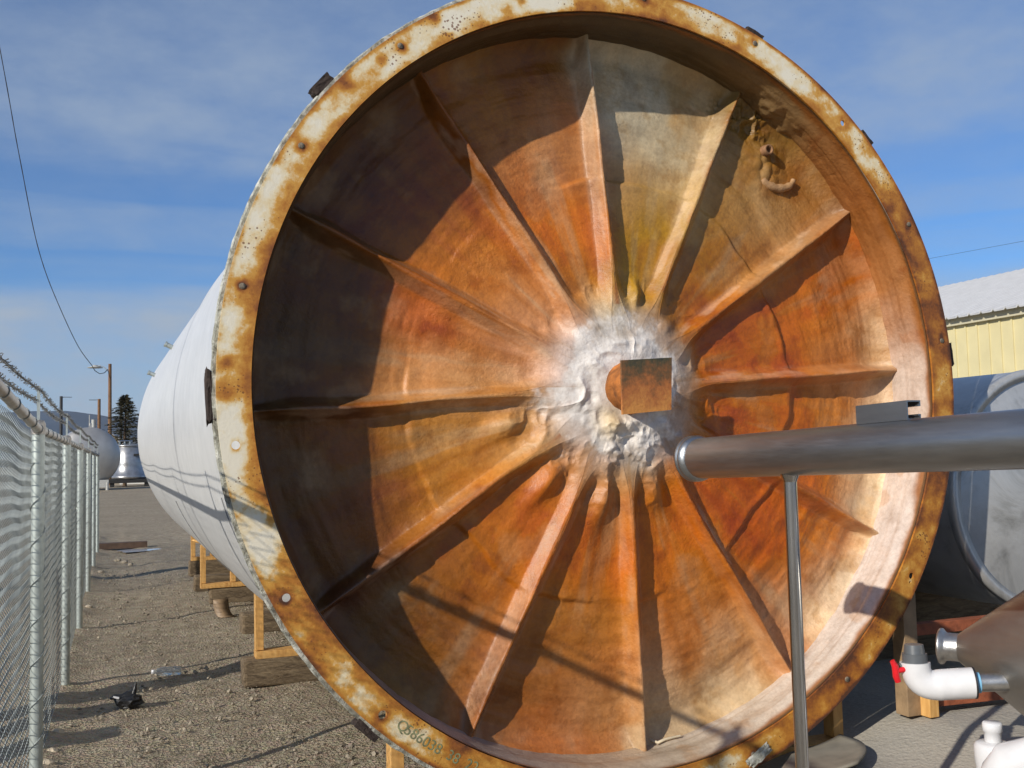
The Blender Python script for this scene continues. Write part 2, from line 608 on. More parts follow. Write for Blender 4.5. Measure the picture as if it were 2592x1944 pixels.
def np_mesh(name, verts, quads, mat, parent=None, smooth=True):
    me = bpy.data.meshes.new(name)
    nv, nf = len(verts), len(quads)
    k = quads.shape[1]
    me.vertices.add(nv)
    me.vertices.foreach_set('co', np.ascontiguousarray(verts, dtype=np.float32).ravel())
    me.loops.add(nf * k)
    me.loops.foreach_set('vertex_index', np.ascontiguousarray(quads, dtype=np.int32).ravel())
    me.polygons.add(nf)
    me.polygons.foreach_set('loop_start', np.arange(0, nf * k, k, dtype=np.int32))
    me.polygons.foreach_set('loop_total', np.full(nf, k, dtype=np.int32))
    me.polygons.foreach_set('use_smooth', np.full(nf, smooth, dtype=bool))
    me.materials.append(mat)
    me.update(calc_edges=True)
    o = bpy.data.objects.new(name, me)
    COL.objects.link(o)
    if parent is not None:
        o.parent = parent
    return o


def color_attr(o, name, rgb):
    a = o.data.color_attributes.new(name, 'FLOAT_COLOR', 'POINT')
    d = np.ones((len(rgb), 4), dtype=np.float32)
    d[:, :3] = rgb
    a.data.foreach_set('color', d.ravel())


def float_attr(o, name, val):
    a = o.data.attributes.new(name, 'FLOAT', 'POINT')
    a.data.foreach_set('value', np.ascontiguousarray(val, dtype=np.float32))


# ================================================================== SETTING
def build_ground():
    xs = np.concatenate([[-6000, -2000, -600, -200, -80, -30, -12, -6, -3], np.arange(-1.5, 6.01, 0.05), [7, 9, 12, 20, 40, 100, 300, 1000, 3000, 7000]])
    ys = np.concatenate([[-300, -60, -15, -4, 0, 2], np.arange(3.5, 14.0, 0.05), np.arange(14, 26, 0.12), [27, 30, 34, 40, 50, 70, 100, 200, 500, 1500, 4000, 9000]])
    X, Y = np.meshgrid(xs, ys, indexing='ij')
    p = np.stack([X.ravel(), Y.ravel(), np.zeros(X.size)], 1)
    fade = ss(-3, -1.5, p[:, 0]) * (1 - ss(6, 9, p[:, 0])) * ss(0, 3.5, p[:, 1]) * (1 - ss(25, 32, p[:, 1]))
    z = 0.012 * np.sin(p[:, 0] * 4.2 + 0.25 * p[:, 1]) * ss(-.4, .1, p[:, 0]) + 0.022 * fbm(p, 0.9, 3, 5) + 0.016 * fbm(p, 5.0, 3, 9)
    z += (0.07 * np.exp(-((p[:, 0] + 0.42) / 0.16) ** 2)) * (0.35 + 0.65 * np.clip(fbm(p, 2.3, 3, 21) + 0.3, 0, 1))
    right = ss(2.2, 3.4, p[:, 0])
    z = z * fade * (1 - 0.75 * right) - 0.012 * fade
    p[:, 2] = z + (0.155 * ss(2.55, 3.25, p[:, 0]) + 0.12 * ss(3.35, 4.0, p[:, 0])) * (1 - ss(8, 14, p[:, 1])) * (1 - ss(9, 16, p[:, 0]))
    nx, ny = len(xs), len(ys)
    i, j = np.meshgrid(np.arange(nx - 1), np.arange(ny - 1), indexing='ij')
    a = (i * ny + j).ravel()
    q = np.stack([a, a + ny, a + ny + 1, a + 1], 1)
    o = np_mesh('ground', p, q, M['gravel'])
    tag(o, 'brown gravel yard between fence and tank', None, None, 'structure')


def build_gravel_stones():
    ico = bmesh.new()
    bmesh.ops.create_icosphere(ico, subdivisions=1, radius=1.0)
    bv = np.array([v.co[:] for v in ico.verts])
    bf = np.array([[v.index for v in f.verts] for f in ico.faces])
    ico.free()
    n = 8000
    V, F = [], []
    xs = RNG.uniform(-0.7, 2.2, n)
    ys = 4.4 + 13.0 * RNG.uniform(0, 1, n) ** 1.5
    sz = 0.004 + 0.013 * RNG.uniform(0, 1, n) ** 5
    for k in range(n):
        s = sz[k] * RNG.uniform(0.7, 1.3, 3) * np.array([1, 1, 0.7])
        a = RNG.uniform(0, 6.28)
        ca, sa = math.cos(a), math.sin(a)
        w = bv * s * (1 + 0.25 * RNG.standard_normal((len(bv), 1)))
        w = np.stack([w[:, 0] * ca - w[:, 1] * sa + xs[k], w[:, 0] * sa + w[:, 1] * ca + ys[k], w[:, 2] + 0.0], 1)
        F.append(bf + k * len(bv))
        V.append(w)
    o = np_mesh('loose_gravel', np.concatenate(V), np.concatenate(F), M['stone'], smooth=False)
    tag(o, 'loose gravel scattered over the yard beside the fence', 'gravel', None, 'stuff')


def build_hills():
    n = 240
    V, Q = [], []
    rows = [(5200, 0.0), (5900, 0.55), (6600, 1.0), (7400, 0.8), (8600, 0.0)]
    xs = np.linspace(-6500, 7500, n)
    p = np.stack([xs, xs * 0, xs * 0], 1)
    prof = 315 + 70 * fbm(p, 1 / 900.0, 4, 3) + 50 * np.exp(-((xs + 300) / 230) ** 2) - 18 * ss(-100, 300, xs)
    verts = []
    for y, k in rows:
        bump = 30 * fbm(np.stack([xs, xs * 0 + y, xs * 0], 1), 1 / 300.0, 4, 8)
        verts.append(np.stack([xs, np.full(n, y), np.clip(prof * k + bump * k, 0, None) - (2 if k == 0 else 0)], 1))
    verts = np.concatenate(verts)
    i, j = np.meshgrid(np.arange(len(rows) - 1), np.arange(n - 1), indexing='ij')
    a = (i * n + j).ravel()
    o = np_mesh('hills', verts, np.stack([a, a + 1, a + n + 1, a + n], 1), M['hill'])
    tag(o, 'long blue hills on the horizon', None, None, 'structure')


build_ground()
build_gravel_stones()
build_hills()

# ================================================================== THE BIG TANK
TC = Vector((2.25, 4.21, 1.963))                 # centre of the rim
TA = Vector((-0.02, 1, 0.01)).normalized()       # axis, into the tank
TU = TA.cross(Vector((0, 0, 1))).normalized()
TV = TU.cross(TA).normalized()
RO, RI, RS = 1.893, 1.757, 1.80
ZO = 1.9                                         # local z of the rim centre above the root
tank = thing('storage_tank', 'huge white tank lying on its side, its open rusty rim and ribbed end facing us', 'tank')
tank.matrix_world = Matrix(((TU.x, TA.x, TV.x, 0), (TU.y, TA.y, TV.y, 0), (TU.z, TA.z, TV.z, 0), (0, 0, 0, 1)))
tank.location = TC - TV * ZO
bpy.context.view_layer.update()


def tl(r, th, d):
    """tank local coordinates of polar radius, angle in degrees, depth"""
    return Vector((r * math.cos(R(th)), d, r * math.sin(R(th)) + ZO))


def polar_pts(r, t, d):
    return np.stack([r * np.cos(t), d, r * np.sin(t) + ZO], 1)


RIBS = [3.5 + 30 * k for k in range(12)]


def plate_depth(r):
    return 0.185 + 0.088 * r


def crest_depth(r):
    return 0.142 + 0.050 * r


# stain colours: angle, radius, sRGB of the lit surface as it looks
STAINS = [
    # hub
    (0, 0.0, 205, 195, 185, .22), (200, .3, 208, 196, 186, .14), (100, .34, 190, 182, 160, .12), (150, .34, 212, 196, 186, .13), (270, .36, 208, 196, 180, .14), (235, .42, 196, 170, 150, .14), (310, .33, 178, 165, 158, .12),
    (15, .33, 196, 180, 165, .09), (60, .33, 192, 166, 142, .12), (345, .38, 185, 140, 95, .14), (190, .55, 190, 160, 130, .16), (255, .5, 188, 140, 100, .14), (285, .5, 182, 120, 66, .13),
    # sector 18
    (18, .7, 186, 112, 36, .25), (20, 1.1, 190, 110, 34, .25), (24, 1.45, 188, 108, 36, .22), (10, 1.4, 192, 132, 88, .22), (8, 1.65, 200, 176, 158, .16), (12, .9, 184, 104, 34, .2), (28, 1.65, 170, 96, 36, .2),
    # sector 48
    (48, .6, 170, 112, 46, .2), (46, .95, 160, 116, 58, .22), (50, 1.3, 172, 138, 96, .25), (42, 1.35, 178, 140, 104, .22), (56, 1.55, 140, 118, 78, .22), (38, 1.05, 188, 140, 92, .2), (40, 1.65, 160, 120, 80, .2),
    # sector 78
    (78, .5, 172, 138, 60, .16), (76, .75, 170, 132, 46, .2), (80, .95, 164, 124, 54, .18), (76, 1.2, 192, 182, 170, .22), (84, 1.45, 200, 194, 188, .22), (70, 1.4, 190, 172, 150, .2), (86, 1.0, 180, 150, 120, .16), (66, 1.0, 196, 168, 128, .15),
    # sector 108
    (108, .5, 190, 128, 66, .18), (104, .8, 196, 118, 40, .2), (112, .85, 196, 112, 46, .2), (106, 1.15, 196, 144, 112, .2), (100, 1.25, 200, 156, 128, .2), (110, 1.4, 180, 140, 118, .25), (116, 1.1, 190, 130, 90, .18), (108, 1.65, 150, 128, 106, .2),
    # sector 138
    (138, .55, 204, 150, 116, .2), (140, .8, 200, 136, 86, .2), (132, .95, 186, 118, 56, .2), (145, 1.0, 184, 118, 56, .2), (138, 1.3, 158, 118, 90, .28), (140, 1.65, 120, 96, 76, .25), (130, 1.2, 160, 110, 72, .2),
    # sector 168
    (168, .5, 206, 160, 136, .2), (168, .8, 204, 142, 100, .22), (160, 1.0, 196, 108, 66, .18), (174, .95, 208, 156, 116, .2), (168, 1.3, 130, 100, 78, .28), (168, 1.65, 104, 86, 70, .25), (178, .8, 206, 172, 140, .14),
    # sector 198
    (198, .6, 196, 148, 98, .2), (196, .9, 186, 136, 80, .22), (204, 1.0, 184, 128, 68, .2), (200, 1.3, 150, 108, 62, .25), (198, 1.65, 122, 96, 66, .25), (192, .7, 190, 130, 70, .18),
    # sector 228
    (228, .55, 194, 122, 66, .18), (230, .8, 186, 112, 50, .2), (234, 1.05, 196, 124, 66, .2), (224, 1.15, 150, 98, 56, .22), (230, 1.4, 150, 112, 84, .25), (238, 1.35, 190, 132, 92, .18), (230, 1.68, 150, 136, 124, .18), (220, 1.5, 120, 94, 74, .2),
    # sector 258
    (258, .6, 184, 112, 54, .18), (260, .85, 196, 114, 44, .2), (262, 1.1, 186, 130, 78, .2), (255, 1.2, 160, 108, 62, .2), (262, 1.35, 192, 128, 78, .2), (266, 1.45, 206, 170, 142, .15), (260, 1.6, 196, 136, 100, .2), (250, 1.4, 150, 100, 62, .2),
    # sector 288
    (288, .65, 196, 120, 54, .2), (292, .9, 202, 126, 56, .2), (286, 1.0, 190, 112, 54, .2), (290, 1.2, 194, 134, 92, .22), (284, 1.4, 198, 152, 124, .22), (296, 1.4, 212, 176, 150, .2), (290, 1.65, 206, 188, 170, .2), (278, 1.6, 196, 178, 160, .2), (296, 1.1, 200, 144, 96, .16),
    # sector 318
    (318, .6, 188, 106, 30, .22), (316, .9, 194, 108, 32, .22), (324, 1.1, 196, 112, 32, .22), (312, 1.15, 194, 116, 56, .22), (318, 1.35, 200, 126, 62, .2), (310, 1.4, 202, 154, 130, .2), (318, 1.6, 208, 182, 166, .18), (328, 1.4, 198, 124, 60, .2), (322, 1.7, 214, 200, 190, .16),
    # sector 348
    (348, .65, 186, 108, 36, .22), (352, .95, 190, 110, 32, .22), (345, 1.1, 196, 114, 30, .22), (350, 1.35, 196, 130, 72, .2), (345, 1.5, 206, 160, 126, .18), (352, 1.65, 212, 190, 176, .18), (340, 1.25, 186, 106, 30, .2), (340, 1.7, 214, 198, 186, .16),
]
# wall of the skirt: angle, colour
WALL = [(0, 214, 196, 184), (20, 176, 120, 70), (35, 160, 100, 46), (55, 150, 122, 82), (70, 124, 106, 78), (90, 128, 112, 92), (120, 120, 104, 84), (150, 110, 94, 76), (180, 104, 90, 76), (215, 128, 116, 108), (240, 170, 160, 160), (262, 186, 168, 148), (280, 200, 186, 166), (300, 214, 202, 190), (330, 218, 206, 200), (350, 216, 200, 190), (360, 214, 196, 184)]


def lin(c):
    c = np.asarray(c, dtype=np.float64) / 255.0
    return np.where(c <= 0.04045, c / 12.92, ((c + 0.055) / 1.055) ** 2.4)


ALB = 0.93      # lit look -> surface colour


def stain_shade_color(r, t):
    P = np.stack([r * np.cos(t), r * np.sin(t), np.zeros_like(r)], 1)
    wx = 0.10 * fbm(P, 2.6, 4, 31) + 0.03 * fbm(P, 11, 3, 41)
    wy = 0.10 * fbm(P, 2.6, 4, 32) + 0.03 * fbm(P, 11, 3, 42)
    x, y = P[:, 0] + wx, P[:, 1] + wy
    acc = np.zeros((len(r), 3))
    wsum = np.zeros(len(r)) + 1e-9
    for a, rr, c1, c2, c3, s in STAINS:
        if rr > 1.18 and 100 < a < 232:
            f_ = .80 if a > 122 else .90  # outer left foam painted darker and browner to deepen the rim's shade
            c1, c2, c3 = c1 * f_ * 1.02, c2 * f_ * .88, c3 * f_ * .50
        px, py = rr * math.cos(R(a)), rr * math.sin(R(a))
        s = s * 0.62
        w = np.exp(-((x - px) ** 2 + (y - py) ** 2) / (2 * s * s)) + 1e-7 / (0.01 + (x - px) ** 2 + (y - py) ** 2)
        acc += w[:, None] * lin((c1, c2, c3))
        wsum += w
    c = acc / wsum[:, None]
    # patches of stronger rust and of pale bloom
    n = fbm(P, 4.5, 5, 77)
    k = ss(0.12, 0.45, n)[:, None] * 0.5
    c = c * (1 - k) + k * c * np.array([0.86, 0.64, 0.36])
    n = fbm(P, 5.5, 5, 91)
    k = ss(0.15, 0.5, n)[:, None] * 0.35
    c = c * (1 - k) + k * (0.6 * c + 0.4 * np.array([0.62, 0.5, 0.4]))
    # runs and streaks: outward along the ribs' direction, and across near the wall
    q = np.stack([r * 1.3, np.cos(t) * 7.5, np.sin(t) * 7.5], 1)
    q[:, 0] += 0.35 * fbm(P, 3, 3, 121)
    n = fbm(q, 1.0, 5, 101)
    k = ss(0.02, 0.42, n)[:, None] * 0.62
    c = c * (1 - k) + k * c * np.array([0.74, 0.57, 0.32])
    k = (ss(0.08, 0.42, -n) * ss(0.3, 0.6, r))[:, None] * 0.50
    c = c * (1 - k) + k * (0.35 * c + 0.65 * (c * np.array([0.3, 0.5, 0.2])).sum(1, keepdims=True) * np.array([1.75, 1.48, 1.20]))
    n = fbm(P, 8.5, 5, 131, 0.6)
    k = (ss(0.10, 0.42, n) * ss(0.35, 0.6, r))[:, None] * 0.5
    c = c * (1 - k) + k * c * np.array([0.64, 0.50, 0.33])
    g = np.array([0.3, 0.5, 0.2])
    lum = (c * g).sum(1, keepdims=True)
    sat = 1.20 - 0.40 * (1 - ss(0.3, 0.48, r))[:, None]
    c = np.clip(lum + (c - lum) * sat, 0.004, 1) * (1 - (1 - np.array([0.93, 0.87, 0.66])) * ss(0.34, 0.52, r)[:, None])
    return c * ALB


def wall_color(t, d):
    th = np.degrees(t) % 360
    P = np.stack([np.cos(t) * 1.7, d, np.sin(t) * 1.7], 1)
    tw = th + 9 * fbm(P, 2.5, 3, 5)
    ang = np.array([w[0] for w in WALL], float)
    cols = lin(np.array([(w[1] * .74, w[2] * .68, w[3] * .52) if 60 < w[0] < 200 else w[1:] for w in WALL], float))  # shade painted into the upper and left wall colours
    c = np.stack([np.interp(tw % 360, ang, cols[:, i]) for i in range(3)], 1)
    # rust bleeding in from the rim
    n = fbm(P, 7, 4, 61)
    e = (0.035 + 0.05 * np.clip(np.cos(t - R(10)), 0, 1) * ss(-0.3, 0.4, fbm(P, 3, 3, 14)))
    k = (1 - ss(e * 0.6, e * 1.3 + 0.006, d + 0.02 * n))[:, None] * 0.9
    c = c * (1 - k) + k * np.array([0.36, 0.13, 0.022])
    k = ss(0.30, 0.5, n)[:, None] * 0.45
    c = c * (1 - k) + k * c * np.array([0.85, 0.58, 0.35])
    k = (1 - ss(0.020, 0.034, d + 0.006 * n))[:, None] * 0.9
    c = c * (1 - k) + k * np.array([0.13, 0.075, 0.035])
    c = c * np.array([0.88, 0.85, 0.81])
    return c * ALB


def build_plate():
    NT, NR = 1800, 320
    rr = np.concatenate([np.linspace(0.02, 0.5, 90, endpoint=False), np.linspace(0.5, 1.745, NR - 90)])
    NR = len(rr)
    tt = np.linspace(0, 2 * np.pi, NT, endpoint=False)
    Rg, Tg = np.meshgrid(rr, tt, indexing='ij')
    r, t = Rg.ravel(), Tg.ravel()
    P = np.stack([r * np.cos(t), r * np.sin(t), np.zeros_like(r)], 1)
    d = plate_depth(r)
    # soft sag and folds of the sprayed lining
    d = d + 0.022 * fbm(P, 2.1, 3, 1) * ss(0.3, 0.8, r)
    # long folds running round the dish, stronger at the outer part
    q = np.stack([r * 9, np.cos(t) * 2.2, np.sin(t) * 2.2], 1)
    d = d + 0.017 * fbm(q, 1.0, 4, 2) * ss(0.7, 1.4, r)
    # radial wrinkles
    q = np.stack([r * 1.2, np.cos(t) * 8, np.sin(t) * 8], 1)
    d = d + 0.006 * fbm(q, 1.0, 3, 6) * ss(0.3, 0.6, r) * (1 - ss(1.0, 1.5, r))
    # lapped edge of the inner plate
    wob = 0.045 * fbm(np.stack([np.cos(t) * 2.4, np.sin(t) * 2.4, r * 0], 1), 1.0, 3, 12)
    wob2 = 0.02 * fbm(P, 8, 3, 13)
    sec = ss(-0.35, 0.15, fbm(np.stack([np.cos(t) * 1.3, np.sin(t) * 1.3, r * 0 + 4], 1), 1.6, 2, 19))
    sec = sec * (1 - 0.9 * np.exp(-((np.degrees(t) - 155) / 28) ** 2))
    e = r - (1.03 + wob + wob2)
    d = d - sec * 0.015 * (1 - ss(-0.012, 0.010, e)) * ss(0.45, 0.95, r)
    d = d - sec * 0.007 * np.exp(-((e + 0.02) / 0.022) ** 2) * (0.5 + 0.9 * np.clip(fbm(P, 14, 2, 15), 0, 1))
    # fillet up to the wall
    fl = np.clip((r - 1.60) / 0.145, 0, 1)
    d = d - 0.075 * fl ** 2.6
    # hub mound with lumps
    k = 1 - ss(0.16, 0.50 + 0.05 * fbm(P, 6, 2, 23), r)
    d = d - 0.085 * k
    lump = np.abs(fbm(P, 6.5, 2, 25))
    lump2 = np.abs(fbm(P, 15, 2, 26))
    kk = ss(0.12, 0.2, r) * (1 - ss(0.42, 0.66, r + 0.08 * fbm(P, 5, 2, 27)))
    low = 0.5 + 0.6 * (1 - ss(-0.25, 0.12, P[:, 1]))
    wx, wy = P[:, 0] + 0.03 * fbm(P, 7, 2, 25), P[:, 1] + 0.03 * fbm(P, 7, 2, 26)
    w1 = np.clip(1 - (worley(wx, wy, 0.115, 3) / 0.72) ** 2, 0, 1)
    wx, wy = wx + 0.02 * fbm(P, 19, 2, 29), wy + 0.02 * fbm(P, 19, 2, 30)
    w2 = np.clip(1 - (worley(wx, wy, 0.058, 7) / 0.8) ** 2, 0, 1)
    th_ = np.degrees(t)
    caul = np.exp(-((th_ - 250) / 62) ** 2) * ss(0.13, 0.18, r) * (1 - ss(0.36, 0.52, r))
    caul = caul + 0.55 * np.exp(-(((th_ + 180) % 360 - 180) / 22) ** 2) * ss(0.12, 0.16, r) * (1 - ss(0.30, 0.42, r))
    caul = caul + 0.30 * np.exp(-((th_ - 95) / 40) ** 2) * ss(0.18, 0.24, r) * (1 - ss(0.36, 0.46, r))
    caul = caul * (0.35 + 0.65 * np.clip(fbm(P, 6, 2, 38) + 0.4, 0, 1))
    d = d - caul * (0.036 * w1 + 0.020 * w2 + 0.008 * fbm(P, 40, 2, 39)) - kk * low * (0.055 * (0.35 - lump) + 0.024 * (0.35 - lump2))
    # crumbly pile at the tip of the upper right rib
    for a, rc, sg in ((60.5, 1.66, .11), (57, 1.68, .09), (64.5, 1.63, .08)):
        g = np.exp(-((P[:, 0] - rc * math.cos(R(a))) ** 2 + (P[:, 1] - rc * math.sin(R(a))) ** 2) / (2 * (sg * .6) ** 2))
        d = d - g * (0.05 * (0.4 - np.abs(fbm(P, 13, 3, 36))) + 0.02 * (0.35 - np.abs(fbm(P, 34, 2, 37))))
    # drips of foam between the rib roots
    for a, rc, ln, wd, h in ((78, .46, .07, .030, .06), (228, .58, .12, .055, .055), (196, .60, .09, .050, .05), (258, .55, .10, .05, .045), (289, .50, .10, .06, .05), (50, .40, .07, .06, .05), (212, .47, .09, .06, .05), (318, .42, .08, .06, .035)):
        cx, cy = math.cos(R(a)), math.sin(R(a))
        al = P[:, 0] * cx + P[:, 1] * cy - rc
        ac = -P[:, 0] * cy + P[:, 1] * cx
        d = d - h * np.exp(-(al / ln) ** 2 - (ac / wd) ** 2)
    # ribs
    wgt = np.zeros_like(r)
    top = np.full_like(r, 9.0)
    for i, a in enumerate(RIBS):
        cx, cy = math.cos(R(a)), math.sin(R(a))
        al = P[:, 0] * cx + P[:, 1] * cy
        ac = -P[:, 0] * cy + P[:, 1] * cx
        ac = ac + 0.010 * fbm(np.stack([al * 2.5, al * 0 + i * 7.7, al * 0], 1), 1.0, 2, 50)
        front = al > 0.05
        half = 0.0062 + 0.040 * np.exp(-((al - 0.30) / 0.13) ** 2) + 0.004 * fbm(P, 6, 2, 70 + i)
        fw = 0.042 + 0.032 * np.exp(-((al - 0.3) / 0.2) ** 2) + 0.010 * fbm(np.stack([al * 3, al * 0 + i, al * 0], 1), 1.0, 2, 81) - 0.02 * ss(1.55, 1.73, al)
        x = np.clip((np.abs(ac) - half) / np.maximum(fw, 0.02), 0, 3)
        prof = np.where(x < 1, 0.88 * (1 - x) ** 1.12 + 0.12, 0.12 * np.exp(-(x - 1) * 2.0))
        prof = np.where(np.abs(ac) < half, 1.0 - 0.05 * (np.abs(ac) / half) ** 2, prof)
        prof = prof * ss(0.20, 0.34, al)
        cr = crest_depth(al) + 0.006 * fbm(np.stack([al * 4, al * 0 + i * 3.1, al * 0], 1), 1.0, 2, 60)
        cr = cr - 0.03 * np.exp(-((al - 0.25) / 0.1) ** 2)
        pd = np.where(front, prof, 0)
        d = d * (1 - pd) + np.minimum(cr, d) * pd
        m = front & (np.abs(ac) < half + 1.1 * fw) & (al > 0.34)
        wgt = np.where(m, i + 1, wgt)
    g = np.exp(-((P[:, 0] - 1.585 * math.cos(R(52.2))) ** 2 + (P[:, 1] - 1.585 * math.sin(R(52.2)) + .05) ** 2) / (2 * .085 ** 2))
    d = d - g * (0.016 * np.clip(1 - (worley(P[:, 0] + 0.02 * fbm(P, 12, 2, 29), P[:, 1], 0.055, 17) / 0.75) ** 2, 0, 1) + .008)
    # small grain
    d = d + 0.0012 * fbm(P, 30, 3, 3)
    V = polar_pts(r, t, d)
    C = stain_shade_color(r, t)
    # rusty weeps along the rib crests
    for i, a in enumerate(RIBS):
        cx, cy = math.cos(R(a)), math.sin(R(a))
        al = P[:, 0] * cx + P[:, 1] * cy
        ac = -P[:, 0] * cy + P[:, 1] * cx
        n = fbm(np.stack([al * 5, al * 0 + i * 5.3, ac * 20], 1), 1.0, 4, 99)
        face = (ss(0.010, 0.018, np.abs(ac)) * (1 - ss(0.045, 0.065, np.abs(ac))) * ss(0.5, 0.8, al) * ss(-0.35, 0.25, n + 0.25 * math.sin(i * 2.4 + 1)))[:, None] * (0.30 if i not in (0, 1, 11, 10) else 0.12)
        C = C * (1 - face) + face * ((C * np.array([0.3, 0.5, 0.2])).sum(1, keepdims=True) * np.array([1.75, 1.42, 1.02]))
        side = np.exp(-((ac + 0.004) / 0.016) ** 2) * (al > 0.4)
        k = (side * ss(-0.05, 0.35, n))[:, None] * 0.75
        C = C * (1 - k) + k * np.array([0.34, 0.105, 0.018])
        pale = (np.exp(-((ac - 0.03) / 0.03) ** 2) * (al > 0.4) * ss(0.0, 0.4, -n))[:, None] * 0.35
        C = C * (1 - pale) + pale * np.array([0.62, 0.47, 0.34])
    rr_ = r * (1 - 0.22 * np.exp(-(((np.degrees(t) + 180) % 360 - 15) / 40) ** 2) - 0.12 * np.exp(-((np.degrees(t) - 262) / 45) ** 2))
    k = (1 - ss(0.235, 0.33, rr_ + 0.16 * fbm(P, 9, 5, 142, 0.6)))[:, None] * 0.85
    C = C * (1 - k) + k * np.array([0.74, 0.70, 0.66])
    # stain under the hub stub
    k = (np.exp(-((P[:, 0] + .10) / .07) ** 2 - ((P[:, 1] + .16) / .08) ** 2))[:, None] * 0.7
    C = C * (1 - k) + k * np.array([0.55, 0.38, 0.14])
    i, j = np.meshgrid(np.arange(NR - 1), np.arange(NT), indexing='ij')
    i, j = i.ravel(), j.ravel()
    j2 = (j + 1) % NT
    Q = np.stack([i * NT + j, i * NT + j2, (i + 1) * NT + j2, (i + 1) * NT + j], 1)
    # smooth normals of the whole lining, so the ribs run into it without a crease
    A, B, Cc, Dd = (V[Q[:, x]] for x in range(4))
    fn = np.cross(Cc - A, Dd - B)
    N = np.zeros_like(V)
    for x in range(4):
        for ax in range(3):
            N[:, ax] += np.bincount(Q[:, x], weights=fn[:, ax], minlength=len(V))
    N /= np.linalg.norm(N, axis=1, keepdims=True) + 1e-12
    fw = wgt[Q]
    own = np.where((fw == fw[:, :1]).all(1), fw[:, 0], 0).astype(int)
    for k in range(13):
        qs = Q[own == k]
        used, inv = np.unique(qs.ravel(), return_inverse=True)
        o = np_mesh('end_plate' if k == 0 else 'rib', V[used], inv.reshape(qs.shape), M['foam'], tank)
        color_attr(o, 'stain_shade', np.clip(C[used], 0.004, 0.9))
        o.data.normals_split_custom_set_from_vertices([tuple(x) for x in N[used].astype(float)])


def build_wall():
    NT, ND = 1400, 60
    dd = np.linspace(0.012, 0.345, ND)
    tt = np.linspace(0, 2 * np.pi, NT, endpoint=False)
    Dg, Tg = np.meshgrid(dd, tt, indexing='ij')
    d, t = Dg.ravel(), Tg.ravel()
    P = np.stack([np.cos(t) * 1.7, d, np.sin(t) * 1.7], 1)
    r = 1.754 - 0.012 * ss(0.05, 0.12, d) - 0.012 * np.abs(fbm(P, 5, 3, 4)) * ss(0.05, 0.15, d)
    q = np.stack([np.cos(t) * 1.2, d * 22, np.sin(t) * 1.2], 1)
    r = r - 0.010 * (fbm(q, 1.0, 3, 8) + 0.3) * ss(0.04, 0.12, d)
    r = r - 0.035 * np.exp(-(((np.degrees(t) - 58 + 180) % 360 - 180) / 7) ** 2) * ss(0.08, 0.18, d) * np.clip(0.4 + fbm(P, 9, 3, 44), 0, 1.2)
    r = np.minimum(r, 1.754)
    V = polar_pts(r, t, d)
    i, j = np.meshgrid(np.arange(ND - 1), np.arange(NT), indexing='ij')
    i, j = i.ravel(), j.ravel()
    j2 = (j + 1) % NT
    Q = np.stack([i * NT + j, (i + 1) * NT + j, (i + 1) * NT + j2, i * NT + j2], 1)
    o = np_mesh('skirt_wall', V, Q, M['foam'], tank)
    color_attr(o, 'stain_shade', np.clip(wall_color(t, d), 0.004, 0.9))


